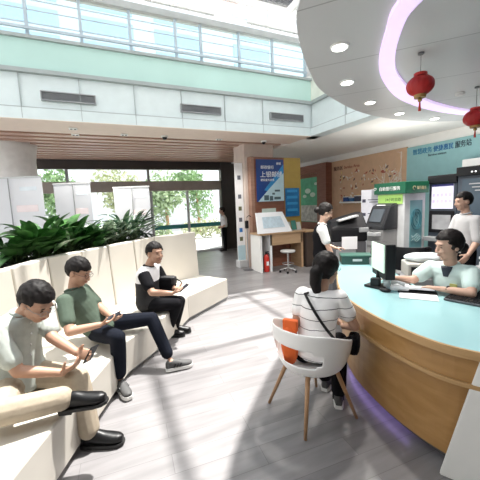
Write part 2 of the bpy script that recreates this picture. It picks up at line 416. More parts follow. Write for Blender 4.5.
def band(bm, outer, inner, z0, z1):
    n = len(outer); V4 = [[bm.verts.new((p[0], p[1], z)) for p in L] for L, z in ((outer, z0), (inner, z0), (outer, z1), (inner, z1))]
    for i in range(n-1):
        for A, Bq in ((0, 1), (3, 2), (2, 0), (1, 3)): bm.faces.new((V4[A][i], V4[A][i+1], V4[Bq][i+1], V4[Bq][i]))
    for i in (0, n-1): bm.faces.new((V4[0][i], V4[1][i], V4[3][i], V4[2][i]))
lilac = mat('lilac_light_diffuser', (0.74, 0.60, 0.88), 0.5, emit=.55, var=0.03)
def ringlight(outer, inner, lab):
    bm = B(); band(bm, smooth_poly(outer), smooth_poly(inner), 3.165, 3.20)
    return tag(link('ceiling_light_ring', bm, lilac), lab, 'ceiling light')
ringlight([(2.3, -0.6), (2.05, 0.4), (2.02, 1.2), (2.14, 1.74), (2.4, 2.07), (2.83, 2.52), (3.35, 2.9), (4.14, 3.3), (5.17, 3.54), (6.3, 3.55), (7.0, 3.2)],
          [(2.5, -0.6), (2.22, 0.4), (2.18, 1.2), (2.29, 1.69), (2.47, 1.96), (2.9, 2.38), (3.41, 2.73), (4.36, 3.15), (5.35, 3.35), (6.2, 3.37), (6.8, 3.1)],
          'long curved lilac light band in the grey round ceiling, sweeping around the lanterns')
ringlight([(3.3, 0.6), (3.35, 1.2), (3.55, 1.65), (3.9, 2.05), (4.4, 2.3), (5.0, 2.3)], [(3.5, 0.6), (3.53, 1.15), (3.72, 1.55), (4.02, 1.88), (4.45, 2.1), (5.0, 2.1)],
          'short curved lilac light band at the right edge of the round ceiling')

for i, (x, yv, lab) in enumerate(((2.21, 2.43, 'largest and nearest of the round downlights along the ceiling edge'), (2.94, 3.1, 'second downlight from the front along the grey ceiling edge'),
        (3.88, 3.61, 'third and middle downlight along the grey ceiling edge'), (4.9, 3.91, 'fourth downlight along the grey ceiling edge, above the green kiosk'),
        (5.93, 3.96, 'farthest and rightmost downlight along the grey ceiling edge'))):
    t = empty('downlight', (x, yv, 3.19), lab, 'ceiling light', 'downlights in the round ceiling')
    one('trim_ring', white, lambda bm: lathe(bm, (x, yv, 3.185), [(0.085, 0), (0.09, 0.015)], 24), t)
    one('lamp_disc', mat('downlight_glow', (1, 0.98, 0.94), 0.5, emit=4.0, var=0), lambda bm: lathe(bm, (x, yv, 3.18), [(0.068, 0), (0.07, 0.006)], 24), t)
    l = bpy.data.lights.new('downlight_lamp', 'SPOT'); l.energy = 130; l.spot_size = radians(120); l.spot_blend = 0.6; l.shadow_soft_size = 0.07; l.color = (1, 0.95, 0.88)
    lo = bpy.data.objects.new('downlight_lamp', l); COL.objects.link(lo); lo.location = (x, yv, 3.16)
one('smoke_detector', white, lambda bm: lathe(bm, (4.88, 2.9, 3.16), [(0.03, 0), (0.06, 0.015), (0.06, 0.04)], 20), smooth=False)
tag(bpy.data.objects['smoke_detector'], 'small white smoke detector on the grey round ceiling beside the lantern', 'smoke detector')

# outside: bright building behind the clerestory, trees beyond the doors
t = empty('office_building', (1, 24, 0), 'pale blue office block seen through the upper glazing', 'building')
fac = mat('pale_facade', (0.80, 0.83, 0.88), 0.7)
one('facade', fac, lambda bm: box2(bm, (-14, 24, 8.5), (20, 25, 26)), t)
one('facade_base', fac, lambda bm: box2(bm, (-14, 24, 0), (20, 25, 8.5)), t)
bl = mat('facade_window_blue', (0.54, 0.64, 0.75), 0.2)
for x in (-9.5, -3.2, 1.4, 6.2, 12.4):
    def wn(bm, x=x):
        for j in range(9):
            box2(bm, (x-1.6, 23.9, 9+j*1.5), (x+1.7, 24.05, 9.95+j*1.5))
    one('window_strip', bl, wn, t)

def leafcloud(bm, c, r, n, s):
    for _ in range(n):
        d = V((random.gauss(0, 1), random.gauss(0, 1), random.gauss(0, 1))).normalized()*random.random()**0.4
        p = V(c)+V((d.x*r[0], d.y*r[1], d.z*r[2]))
        a = V((random.gauss(0, 1), random.gauss(0, 1), random.gauss(0, 1))).normalized(); b = a.cross(V((random.gauss(0, 1), random.gauss(0, 1), random.gauss(0, 1)))).normalized()
        q = s*random.uniform(0.6, 1.3)
        bm.faces.new([bm.verts.new(p+a*q), bm.verts.new(p+b*q*0.5), bm.verts.new(p-a*q), bm.verts.new(p-b*q*0.5)])
fol = [mat('foliage_%d' % i, c, 0.7, var=0.35, scale=2) for i, c in enumerate(((0.24, 0.38, 0.18), (0.36, 0.47, 0.28), (0.46, 0.50, 0.30)))]
for i, (x, yv, h, m, lab) in enumerate(((-1.6, 17, 4.2, 0, 'leafy green tree outside, behind the left white banners'), (1.0, 18, 4.0, 2, 'yellowish tree outside, behind the rightmost banner'),
        (3.2, 17.0, 3.6, 1, 'green tree outside, straight beyond the glass doors'), (5.6, 19, 4.2, 0, 'dark green tree outside, beyond the right glass door by the guard'), (-4.5, 18, 4, 1, 'green tree outside at far left, by the column'))):
    t = empty('tree', (x, yv, -0.01), lab, 'tree', 'trees outside the entrance')
    one('trunk', legw, lambda bm: tube(bm, [(x, yv, -0.01), (x+0.05, yv, 1.0), (x-0.03, yv, h*0.6)], [0.12, 0.09, 0.05]), t)
    def fo(bm):
        for _ in range(6): leafcloud(bm, (x+random.uniform(-0.6, 0.6), yv+random.uniform(-.5, .5), h*0.6+random.uniform(-0.9, 0.9)), (1.0, 0.8, 0.8), 260, 0.13)
    one('foliage', fol[m], fo, t)
for i, (x0, x1) in enumerate(((-3.5, -0.95), (0.2, 2.8), (3.95, 6.6))):
    bm = B()
    for q in range(8): leafcloud(bm, (x0+(x1-x0)*q/7, 15.5, 0.5), (0.4, 0.35, 0.5), 170, 0.09)
    tag(link('hedge', bm, fol[i]), ('low hedge outside behind the left banners', 'low hedge outside between the banners and the glass doors', 'low hedge outside beyond the guard')[i], 'hedge', 'hedges outside')

# ------------------------------------------------------------------ bench with planter back
BF = [(-1.05, .9), (-.62, 1.6), (-.29, 2.36), (.1, 3.2), (.58, 3.7), (1.06, 4.39), (1.96, 5.05)]
BB = [(-1.9, 1.2), (-1.45, 2.0), (-1.0, 2.95), (-.55, 3.9), (.07, 4.55), (.8, 5.27), (1.62, 5.63)]
def lerp2(a, b, t): return (a[0]+(b[0]-a[0])*t, a[1]+(b[1]-a[1])*t)
bench = empty('bench', (0.2, 3.9, 0), 'long angled cream padded bench with a high panelled back that holds the plants', 'bench')
for i in range(6):
    f0_, f1_, b0_, b1_ = lerp2(BF[i], BF[i+1], .004), lerp2(BF[i], BF[i+1], .996), lerp2(BB[i], BB[i+1], .004), lerp2(BB[i], BB[i+1], .996)
    def sg(bm):
        prism(bm, [f0_, f1_, b1_, b0_], 0.06, 0.40)
        es = [e for e in bm.edges if all(v.co.z > .3 for v in e.verts)]
        bmesh.ops.bevel(bm, geom=es, offset=0.018, segments=3, affect='EDGES', profile=0.5)
    one('seat', bench_s, sg, bench)
def plinth(bm):
    for i in range(6):
        q = [lerp2(BF[i], BB[i], .05), lerp2(BF[i+1], BB[i+1], .05), BB[i+1], BB[i]]
        prism(bm, q, 0.0, 0.06)
one('plinth', mgrey, plinth, bench)
def perp(a, b):
    d = V((b[0]-a[0], b[1]-a[1])).normalized(); return V((-d.y, d.x))
BN = []
for i in range(7):
    ns = [perp(BB[j], BB[j+1]) for j in (i-1, i) if 0 <= j < 6]
    s = ns[0].copy()
    for n in ns[1:]: s += n
    BN.append(s.normalized())
def offp(i, t, d):
    p = lerp2(BB[i], BB[i+1], t); n = BN[i].lerp(BN[i+1], t); return V((p[0]+n.x*d, p[1]+n.y*d))
for i in range(6):
    nsub = 2 if i < 3 else (2 if i == 3 else 2)
    if i == 5: nsub = 1
    for k in range(nsub):
        t0, t1 = k/nsub+.008, (k+1)/nsub-.008
        def bp(bm):
            a, b = offp(i, t0, 0), offp(i, t1, 0); c, d = offp(i, t1, .16), offp(i, t0, .16); a2, b2 = offp(i, t0, .05), offp(i, t1, .05)
            hull(bm, [(a.x, a.y, .37), (b.x, b.y, .37), (c.x, c.y, .37), (d.x, d.y, .37)], [(a2.x, a2.y, 1.235), (b2.x, b2.y, 1.235), (c.x, c.y, 1.235), (d.x, d.y, 1.235)])
            bmesh.ops.bevel(bm, geom=list(bm.edges), offset=0.014, segments=3, affect='EDGES', profile=0.5)
        one('back_panel', bench_m, bp, bench, smooth=False)
def rear(bm):
    for i in range(6):
        a, b, c, d = offp(i, 0, .16), offp(i, 1, .16), offp(i, 1, .85), offp(i, 0, .85)
        prism(bm, [a, b, c, d], 0.0, 1.13)
one('planter_box', white, rear, bench)
def soil(bm):
    for i in range(6):
        a, b, c, d = offp(i, 0, .17), offp(i, 1, .17), offp(i, 1, .80), offp(i, 0, .80)
        prism(bm, [a, b, c, d], 1.13, 1.17)
one('soil', mat('dark_soil', (0.03, 0.025, 0.02), 0.9, bump=0.5, scale=40), soil, bench)

# plants
def leaf(bm, p, az, el, L, w, droop, fold=0.25, seg=6):
    d = V((cos(az)*cos(el), sin(az)*cos(el), sin(el))); side = V((-sin(az), cos(az), 0)); rows = []
    pos = V(p); e = el
    for j in range(seg+1):
        t = j/seg; ww = w*(sin(pi*min(1, t*0.93+0.05))**0.8)*(1-0.15*t)
        dd = V((cos(az)*cos(e), sin(az)*cos(e), sin(e))); nrm = side.cross(dd)
        rows.append([bm.verts.new(pos-side*ww+nrm*(-fold*ww)), bm.verts.new(pos), bm.verts.new(pos+side*ww+nrm*(-fold*ww))])
        pos = pos+dd*(L/seg); e -= droop/seg
    for A, Bq in zip(rows, rows[1:]):
        bm.faces.new((A[0], A[1], Bq[1], Bq[0])); bm.faces.new((A[1], A[2], Bq[2], Bq[1]))
def two_tone(name, c1, c2, sc):
    m = mat(name, c1, 0.3, var=0.3, scale=sc); r = [n for n in m.node_tree.nodes if n.type == 'VALTORGB'][0]
    r.color_ramp.elements[0].color = c1+(1,); r.color_ramp.elements[1].color = c2+(1,)
    r.color_ramp.elements[0].position = .42; r.color_ramp.elements[1].position = .62; return m
pm = [two_tone('broad_leaf_green', (0.03, 0.09, 0.024), (0.085, 0.22, 0.06), 9), two_tone('leaf_mid_green', (0.02, 0.08, 0.02), (0.07, 0.2, 0.045), 9),
      two_tone('variegated_leaf', (0.05, 0.12, 0.06), (0.5, 0.6, 0.46), 14), two_tone('strap_leaf', (0.02, 0.09, 0.04), (0.26, 0.36, 0.24), 10)]
stem_m = mat('plant_stem', (0.10, 0.16, 0.05), 0.6)
def plant(x, y, h, kind, lab, n=46, spread=1.0):
    t = empty('leafy_plant', (x, y, 1.17), lab, 'plant', 'plants in the bench planter')
    m = [pm[0], pm[1], pm[2], pm[3]][kind]
    bl_, bs = B(), B()
    for q in range(n):
        az = random.uniform(0, 2*pi); f = random.random(); rr = random.uniform(.02, .2)*spread
        hh = h*(0.15+0.5*(1-f)*random.uniform(.6, 1.1)); b = V((x+cos(az)*rr*.4, y+sin(az)*rr*.4, 1.17)); p = V((x+cos(az)*rr*1.2, y+sin(az)*rr*1.2, 1.17+hh))
        tube(bs, [b, (b+p)/2+V((0, 0, .02)), p], [.006, .005, .004], 5)
        el = radians(random.uniform(15, 78) if f < .6 else random.uniform(-10, 40)); dk = 1.0
        if cos(az-radians(-50)) > .35: el = max(el, radians(38)); dk = .42
        if kind == 0: leaf(bl_, p, az, el, random.uniform(.28, .40)*h/.5, random.uniform(.065, .10), dk*radians(random.uniform(50, 95)))
        elif kind == 1: leaf(bl_, p, az, el, random.uniform(.24, .36)*h/.5, random.uniform(.055, .08), dk*radians(random.uniform(40, 90)))
        elif kind == 2: leaf(bl_, p, az, el, random.uniform(.26, .40)*h/.5, random.uniform(.045, .065), dk*radians(random.uniform(60, 110)))
        else: leaf(bl_, p, az, el, random.uniform(.36, .55)*h/.5, random.uniform(.026, .04), dk*radians(random.uniform(60, 120)), fold=.5)
    link('leaves', bl_, m, t, smooth=True); link('stems', bs, stem_m, t)
PL = [(3, .02, .50, .34, 0, 'low dark broad-leaved plant at the left end of the greenery, before the largest banner'),
      (3, .18, .40, .46, 0, 'broad-leaved plant in front of the right edge of the largest banner'), (3, .38, .52, .52, 0, 'tall dense plant with upright tips, between the largest and the middle banner'),
      (3, .58, .42, .47, 1, 'mid-green plant before the middle banner, above the man in green'), (3, .80, .52, .48, 0, 'dark plant before the right edge of the middle banner'),
      (4, .02, .42, .40, 1, 'mid-green plant in the gap right of the middle banner'), (4, .24, .5, .42, 2, 'white-and-green variegated plant left of the rightmost banner'),
      (4, .46, .45, .40, 2, 'variegated plant under the left edge of the rightmost banner'), (4, .68, .45, .46, 3, 'strap-leaved pale plant behind the man in the black and white polo'),
      (4, .92, .5, .44, 3, 'rightmost strap-leaved plant, at the end of the greenery')]
for i, t_, d_, h_, k_, lab in PL:
    p = offp(i, t_, d_); plant(p.x, p.y, h_, k_, lab, n=40 if k_ != 3 else 52)

# roll-up banners seen from behind
bcloth = mat('banner_cloth', (0.70, 0.72, 0.75), 0.6, var=0.03, scale=3)
nt = bcloth.node_tree; tl = nt.nodes.new('ShaderNodeBsdfTranslucent'); tl.inputs[0].default_value = (.9, .9, .93, 1); mx = nt.nodes.new('ShaderNodeMixShader'); mx.inputs[0].default_value = .35
nt.links.new(nt.nodes['Principled BSDF'].outputs[0], mx.inputs[1]); nt.links.new(tl.outputs[0], mx.inputs[2]); nt.links.new(mx.outputs[0], nt.nodes['Material Output'].inputs[0])
pinkp = mat('faint_pink_print', (0.80, 0.70, 0.71), 0.6)
bluep = mat('faint_blue_print', (0.74, 0.80, 0.85), 0.6)
def banner(p, q, ztop, pole, lab):
    p, q = V(p), V(q); c = (p+q)/2; d = (q-p).normalized(); wdt = (q-p).length; n = V((d.y, -d.x))
    t = empty('roll_up_banner', (c.x, c.y, 0), lab, 'banner', 'white roll-up banners behind the planter')
    R = atan2(d.y, d.x)
    one('banner_sheet', bcloth, lambda bm: box(bm, (c.x, c.y, ztop/2+.04), (wdt, .006, ztop-.1), R), t)
    one('top_rail', lgrey, lambda bm: box(bm, (c.x, c.y, ztop), (wdt+.02, .025, .03), R), t)
    one('base', steel, lambda bm: box(bm, (c.x, c.y, .05), (wdt+.04, .2, .1), R, bev=.01), t)
    pp = c+d*(pole*wdt/2)+n*.03
    one('support_pole', mgrey, lambda bm: tube(bm, [(pp.x-d.x*.03, pp.y-d.y*.03, .08), (pp.x-d.x*.02, pp.y-d.y*.02, ztop-.01)], .009, 8), t)
    o = c+n*.006
    one('print_block', pinkp, lambda bm: box(bm, (o.x+d.x*wdt*.2, o.y+d.y*wdt*.2, ztop-.55), (wdt*.38, .004, .12), R), t)
    one('print_block', bluep, lambda bm: box(bm, (o.x+d.x*wdt*.25, o.y+d.y*wdt*.25, ztop-.2), (wdt*.3, .004, .07), R), t)
banner((-1.85, 6.85), (-.93, 6.45), 2.36, -.10, 'largest white roll-up banner at the left, half cut by the picture edge')
banner((-.83, 7.06), (-.17, 6.76), 2.27, .15, 'middle of the three white roll-up banners behind the plants')
banner((.26, 7.22), (.97, 6.9), 2.19, .1, 'rightmost white roll-up banner, behind the man in the black and white shirt')

# ------------------------------------------------------------------ service counter
CF = smooth_poly([(3.05, 3.45), (2.6, 2.92), (2.2, 2.46), (1.96, 2.08), (1.84, 1.72), (1.79, 1.4), (1.80, 1.12), (1.9, .90), (2.05, .65)], 4)
CI = smooth_poly([(3.55, 3.05), (3.2, 2.62), (2.95, 2.25), (2.80, 1.98), (2.72, 1.7), (2.68, 1.4), (2.70, 1.12), (2.8, .90), (2.95, .65)], 4)
def coff(P, d):
    out = []
    for i, p in enumerate(P):
        a, b = P[max(0, i-1)], P[min(len(P)-1, i+1)]; v = V((b[0]-a[0], b[1]-a[1])).normalized(); out.append((p[0]-v.y*d, p[1]+v.x*d))
    return out
def inset(d): return [lerp2(a, b, d/.9) for a, b in zip(CF, CI)]
counter = empty('service_counter', (2.3, 1.8, 0), 'curved maple service counter with an aqua glass top and lilac light at its foot', 'counter')
def strip(bm, P, Q, z0, z1):
    band(bm, P, Q, z0, z1)
one('counter_top', aqua, lambda bm: strip(bm, inset(.02), CI, .828, .85), counter)
one('edge_band', edgew, lambda bm: strip(bm, CF, inset(.02), .80, .853), counter)
one('upper_panel', maple, lambda bm: strip(bm, inset(.03), inset(.06), .645, .80), counter)
one('shelf_rail', edgew, lambda bm: strip(bm, inset(.015), inset(.07), .615, .642), counter)
one('recess_panel', maple, lambda bm: strip(bm, inset(.09), inset(.12), .59, .645), counter)
n_ = len(CF); 
for a, b in ((0, 9), (9, 15), (15, 21), (21, 27), (27, n_-1)):
    one('front_panel', maple, lambda bm: strip(bm, [lerp2(x, y, .10) for x, y in zip(CF, CI)][a:b+1], [lerp2(x, y, .14) for x, y in zip(CF, CI)][a:b+1], .085, .60), counter)
one('toe_kick', dgrey, lambda bm: strip(bm, inset(.17), inset(.20), 0, .085), counter)
one('light_strip', mat('lilac_strip_light', (0.50, 0.34, 1.0), 0.5, emit=2.6, var=0), lambda bm: strip(bm, inset(.125)[9:21], inset(.15)[9:21], .07, .083), counter)
one('carcass', lgrey, lambda bm: strip(bm, inset(.55), inset(.60), 0, .828), counter)
def endp(bm):
    hull(bm, [(1.79, 1.09, 0), (1.91, .93, .93), (2.2, .30, .93), (2.2, .35, 0)], [(1.83, 1.11, 0), (1.95, .95, .93), (2.26, .34, .93), (2.26, .39, 0)])
    bmesh.ops.bevel(bm, geom=list(bm.edges), offset=0.006, segments=2, affect='EDGES')
pier = link('end_partition', B(), white) if False else None
tag(one('end_partition', white, endp), 'white slanting end partition at the lower right, closing off the wooden counter', 'partition')

# ------------------------------------------------------------------ things on the counter
CT = .853
mon = empty('customer_display_monitor', (2.46, 2.18, CT), 'two-sided black computer monitor with a pale green customer screen on the counter', 'monitor')
md = V((.80, .60, 0)); mR = Matrix.Rotation(radians(38), 3, 'Z')   # screen plane along md, facing +-(-.6,.8)
def monb(bm): box(bm, (2.51, 2.15, CT+.28), (.09, .34, .34), radians(-27), bev=.008)
one('monitor_housing', black, monb, mon)
one('teller_screen', mat('dark_screen', (0.03, 0.04, 0.05), .2), lambda bm: box(bm, (2.551, 2.129, CT+.28), (.006, .31, .29), radians(-27)), mon)
cs = Matrix.Rotation(radians(22), 3, 'Z')
one('customer_screen', mat('pale_green_screen', (0.62, 0.78, 0.66), .3, emit=.35, var=.04), lambda bm: box(bm, (2.462, 2.174, CT+.31), (.012, .30, .27), radians(-27)), mon)
def mst(bm):
    box(bm, (2.47, 2.18, CT+.012), (.17, .2, .024), radians(12), bev=.006); tube(bm, [(2.47, 2.18, CT+.02), (2.485, 2.18, CT+.18)], .022, 10); box(bm, (2.43, 2.17, CT+.06), (.07, .09, .08), radians(30), bev=.01)
one('stand', black, mst, mon)

def paper_stack(name, c, s, rz, h, lab, cat, m=paper, g=None):
    return tag(one(name, m, lambda bm: box(bm, (c[0], c[1], CT+h/2), (s[0], s[1], h), rz, bev=min(.002, h*.3))), lab, cat, g)
paper_stack('paper_sheet', (2.52, 1.78), (.21, .30), radians(38), .003, 'white sheet of paper lying on the aqua counter before the woman clerk', 'paper')
t = empty('open_folder', (2.66, 1.90, CT), 'black open folder with white pages held on the counter by the woman clerk', 'folder')
one('cover', black, lambda bm: box(bm, (2.66, 1.90, CT+.006), (.22, .32, .012), radians(40)), t)
def pg(bm):
    R_ = Matrix.Rotation(radians(40), 3, 'Z') @ Matrix.Rotation(radians(9), 3, 'Y'); box(bm, (2.66, 1.91, CT+.035), (.21, .29, .006), rot=R_); box(bm, (2.66, 1.91, CT+.025), (.21, .29, .014), rot=R_)
one('pages', paper, pg, t)
def keyboard(c, rz, lab):
    t = empty('keyboard', (c[0], c[1], CT), lab, 'keyboard', 'keyboards on the counter')
    R_ = Matrix.Rotation(rz, 3, 'Z')
    one('case', dgrey, lambda bm: box(bm, (c[0], c[1], CT+.010), (.42, .15, .02), rz, bev=.005), t)
    def ks(bm):
        for r in range(5):
            for k in range(15):
                p = R_ @ V((-.19+k*.027, -.055+r*.027, 0)); box(bm, (c[0]+p.x, c[1]+p.y, CT+.023), (.022, .022, .008), rz)
    one('keys', black, ks, t)
keyboard((2.72, 1.42), radians(-75), 'dark keyboard on the counter at the right picture edge, below the clerk\'s arm')
keyboard((2.77, 2.16), radians(50), 'dark keyboard under the clerk\'s right hand, behind the monitor')
def mouse(bm): ball(bm, (2.40, 2.03, CT+.014), (.034, .055, .02), Matrix.Rotation(radians(20), 3, 'Z'))
ms = one('computer_mouse', black, mouse, smooth=True); tag(ms, 'black computer mouse on the counter in front of the monitor stand', 'mouse')
t = empty('desk_telephone', (2.56, 2.0, CT), 'small white handset device beside the monitor on the aqua counter', 'telephone')
one('body', paper, lambda bm: box(bm, (2.56, 2.0, CT+.025), (.13, .16, .05), radians(35), bev=.012), t)
one('handset', lgrey, lambda bm: tube(bm, [(2.51, 2.05, CT+.065), (2.53, 2.0, CT+.08), (2.55, 1.94, CT+.065)], [.02, .014, .02], 10), t)
tag(one('paper_cup', paper, lambda bm: lathe(bm, (2.49, 2.09, CT), [(.026, 0), (.034, .085), (.037, .088), (.030, .086)], 20), smooth=True), 'small white paper cup standing at the foot of the monitor', 'cup')

# dark green tray and grey scanner at the far end
t = empty('document_tray', (3.16, 3.17, CT), 'dark green document box on the far end of the counter', 'box')
dg_ = mat('dark_green_box', (0.02, 0.06, 0.05), .4)
one('box_body', dg_, lambda bm: box(bm, (3.16, 3.17, CT+.055), (.40, .22, .11), radians(-35), bev=.008), t)
one('lid', mat('green_lid', (0.05, 0.14, 0.11), .35), lambda bm: box(bm, (3.16, 3.17, CT+.118), (.42, .24, .016), radians(-35), bev=.004), t)
one('label_plate', lgrey, lambda bm: box(bm, (3.10, 3.075, CT+.06), (.12, .01, .03), radians(-35)), t)
t = empty('document_scanner', (3.28, 2.86, CT), 'grey and black scanner on the counter between the green box and the monitor', 'scanner')
one('scanner_base', mgrey, lambda bm: box(bm, (3.28, 2.86, CT+.05), (.24, .22, .10), radians(-35), bev=.02), t)
one('scanner_head', black, lambda bm: box(bm, (3.28, 2.87, CT+.16), (.2, .16, .09), rot=Matrix.Rotation(radians(-35), 3, 'Z') @ Matrix.Rotation(radians(25), 3, 'X'), bev=.015), t)
one('paper_guide', lgrey, lambda bm: box(bm, (3.30, 2.91, CT+.24), (.16, .01, .1), radians(-35)), t)

# ------------------------------------------------------------------ machines along the right
# tall black and grey printer behind the counter end
t = empty('office_copier', (4.0, 4.26, 0), 'tall black and grey copier with a sloped top standing behind the uniformed woman', 'copier')
rz = radians(-28); R_ = Matrix.Rotation(rz, 3, 'Z')
def loc(x, y, z): p = R_ @ V((x, y, 0)); return (4.0+p.x, 4.26+p.y, z)
one('cabinet', dgrey, lambda bm: box(bm, loc(0, 0, .5), (.58, .5, 1.0), rz, bev=.015), t)
one('front_door', mgrey, lambda bm: box(bm, loc(-.06, -.252, .55), (.34, .02, .62), rz, bev=.006), t)
one('feeder', black, lambda bm: box(bm, loc(0, 0, 1.12), (.62, .52, .24), rz, bev=.03), t)
one('sloped_top', black, lambda bm: hull(bm, [loc(-.31, -.26, 1.24), loc(.31, -.26, 1.24), loc(.31, .26, 1.24), loc(-.31, .26, 1.24)], [loc(-.25, -.05, 1.33), loc(.26, -.1, 1.5), loc(.26, .22, 1.5), loc(-.25, .22, 1.36)]), t)
one('output_tray', lgrey, lambda bm: box(bm, loc(-.02, -.2, 1.41), (.34, .18, .02), rot=R_ @ Matrix.Rotation(radians(-14), 3, 'Y')), t)
one('white_panel', paper, lambda bm: box(bm, loc(.0, -.262, .98), (.26, .015, .22), rz), t)
one('control_strip', mgrey, lambda bm: box(bm, loc(.24, -.27, 1.2), (.16, .03, .08), rz, bev=.01), t)

# green bank kiosk
KX0, KX1, KY0, KY1 = 5.41, 6.02, 4.16, 4.8
gd = mat('kiosk_green', (0.01, 0.12, 0.06), .35); lime = mat('lime_sign', (0.38, 0.62, 0.16), .5, emit=.25)
t = empty('bank_kiosk', ((KX0+KX1)/2, (KY0+KY1)/2, 0), 'white bank kiosk with a dark green top and teal side panel', 'kiosk')
one('body', mat('kiosk_white', (0.74, 0.76, 0.77), .4), lambda bm: box2(bm, (KX0, KY0, 0), (KX1, KY1, 1.86), .006), t)
hd = one('header', gd, lambda bm: box2(bm, (KX0-.06, KY0-.05, 1.80), (KX1+.03, KY1+.05, 2.03), .008), t)
ptext('lettering', '自助银行服务', (KX0-.062, KY1-.08, 1.88), ROT_X, .085, inkw, hd)
ptext('lettering', '银行服务', (KX0+.28, KY0-.052, 1.88), ROT_Y, .07, mat('soft_gold', (.55, .5, .3), .4), hd)
def lg(bm):
    for k in range(3): tube(bm, [(KX0-.064, KY1+.02-.03*cos(a), 1.915+.03*sin(a)+.004*k) for a in [pi*.3+j*.35+k*2.1 for j in range(6)]], .006, 6)
one('emblem', inkw, lg, hd)
def lg2(bm): tube(bm, [(KX0+.2+.035*cos(a), KY0-.053, 1.905+.035*sin(a)) for a in [j*pi/8 for j in range(13)]], .007, 6)
one('emblem', mat('soft_gold2', (.5, .48, .3), .4), lg2, hd)
ls = one('lime_sign', lime, lambda bm: box2(bm, (KX0-.015, KY0+.04, 1.60), (KX0, KY1-.02, 1.79)), t)
ptext('lettering', '24小时自助', (KX0-.017, KY1-.2, 1.66), ROT_X, .075, mat('dark_green_ink', (.03, .14, .03), .5), ls)
tp = one('teal_panel', mat('kiosk_teal', (0.16, 0.36, 0.40), .4), lambda bm: box2(bm, (KX0+.16, KY0-.012, .3), (KX1-.1, KY0, 1.66)), t)
def rr(bm):
    for rad in (.165, .12): tube(bm, [(KX0+.335+rad*.9*cos(a), KY0-.014, 1.28+rad*1.25*sin(a)) for a in [j*pi/16 for j in range(32)]], .010, 6, closed=True)
    tube(bm, [(KX0+.335+.03*sin(j*1.3), KY0-.014, 1.18+.025*j) for j in range(9)], .008, 6)
one('ring_motif', mat('kiosk_teal_dark', (0.05, 0.22, 0.27), .4), rr, tp)
def wv(bm):
    for k in range(4): tube(bm, [(KX0+.2+j*.03, KY0-.014, .85+.03*sin(j*.9+k)+k*.035) for j in range(10)], .006, 6)
one('wave_motif', mat('kiosk_teal_pale', (0.4, 0.6, 0.62), .4), wv, tp)
# cash machine before the kiosk (faces -X)
AX0, AX1, AY0, AY1 = 5.0, 5.395, 4.30, 4.71
t = empty('cash_machine', ((AX0+AX1)/2, (AY0+AY1)/2, 0), 'grey cash machine with a sloped black hood in front of the green kiosk', 'cash machine')
one('cabinet', mat('atm_grey', (.34, .34, .34), .4), lambda bm: hull(bm, [(AX0, y_, z_) for y_, z_ in ((AY0, 0), (AY1, 0), (AY1, 1.12), (AY0, 1.12))], [(AX1, y_, z_) for y_, z_ in ((AY0, 0), (AY1, 0), (AY1, 1.12), (AY0, 1.12))]), t)
hp = [(AX0-.02, 1.10), (AX0-.02, 1.2), (AX0+.16, 1.56), (AX0+.3, 1.62), (AX1, 1.62), (AX1, 1.10)]
def hood(bm):
    hull(bm, [(x, AY0-.02, z) for x, z in hp], [(x, AY1+.02, z) for x, z in hp]); bmesh.ops.bevel(bm, geom=list(bm.edges), offset=.02, segments=3, affect='EDGES')
one('hood', mat('atm_charcoal', (.035, .037, .042), .35), hood, t)
RS = Matrix.Rotation(radians(26.5), 3, 'Y')
one('screen', mat('atm_screen', (.10, .12, .14), .15), lambda bm: box(bm, (AX0+.06, 4.505, 1.38), (.02, .28, .28), rot=RS), t)
one('top_light', paper, lambda bm: box(bm, (AX0+.2, 4.52, 1.575), (.05, .2, .02), rot=RS), t)
one('keypad_shelf', lgrey, lambda bm: box2(bm, (AX0-.14, AY0+.04, .98), (AX0, AY1-.04, 1.06), .012), t)
one('keypad', black, lambda bm: box2(bm, (AX0-.12, 4.40, 1.06), (AX0-.02, 4.54, 1.068)), t)
one('card_slot', black, lambda bm: box2(bm, (AX0-.03, 4.56, 1.12), (AX0-.015, 4.66, 1.15)), t)
one('cash_slot', lgrey, lambda bm: box2(bm, (AX0-.04, 4.34, .78), (AX0, 4.66, .86), .01), t)
one('lower_door', mat('atm_grey2', (.42, .42, .42), .4), lambda bm: box2(bm, (AX0-.012, AY0+.03, .08), (AX0, AY1-.03, .72), .005), t)

# white information stand between copier and cash machine
t = empty('information_stand', (5.42, 4.98, 0), 'white information stand with printed notices left of the cash machine', 'sign stand')
rz = radians(-58); R2 = Matrix.Rotation(rz, 3, 'Z')
def l2(x, y, z): p = R2 @ V((x, y, 0)); return (5.42+p.x, 4.98+p.y, z)
one('board', mat('notice_white', (.74, .74, .80), .5), lambda bm: box(bm, l2(0, 0, 1.0), (.42, .03, 1.84), rz), t)
one('base', lgrey, lambda bm: box(bm, l2(0, 0, .04), (.5, .3, .08), rz, bev=.01), t)
ink = mat('dark_ink', (.06, .06, .10), .5)
for q in range(4):
    one('notice_mark', ink, lambda bm: box(bm, l2(-.15, -.017, 1.68-q*.3), (.07, .006, .07), rz), t)
    def ln(bm):
        for k in range(2): box(bm, l2(.05, -.017, 1.70-q*.3-k*.05), (.24-.06*k, .006, .016), rz)
    one('notice_line', ink, ln, t)

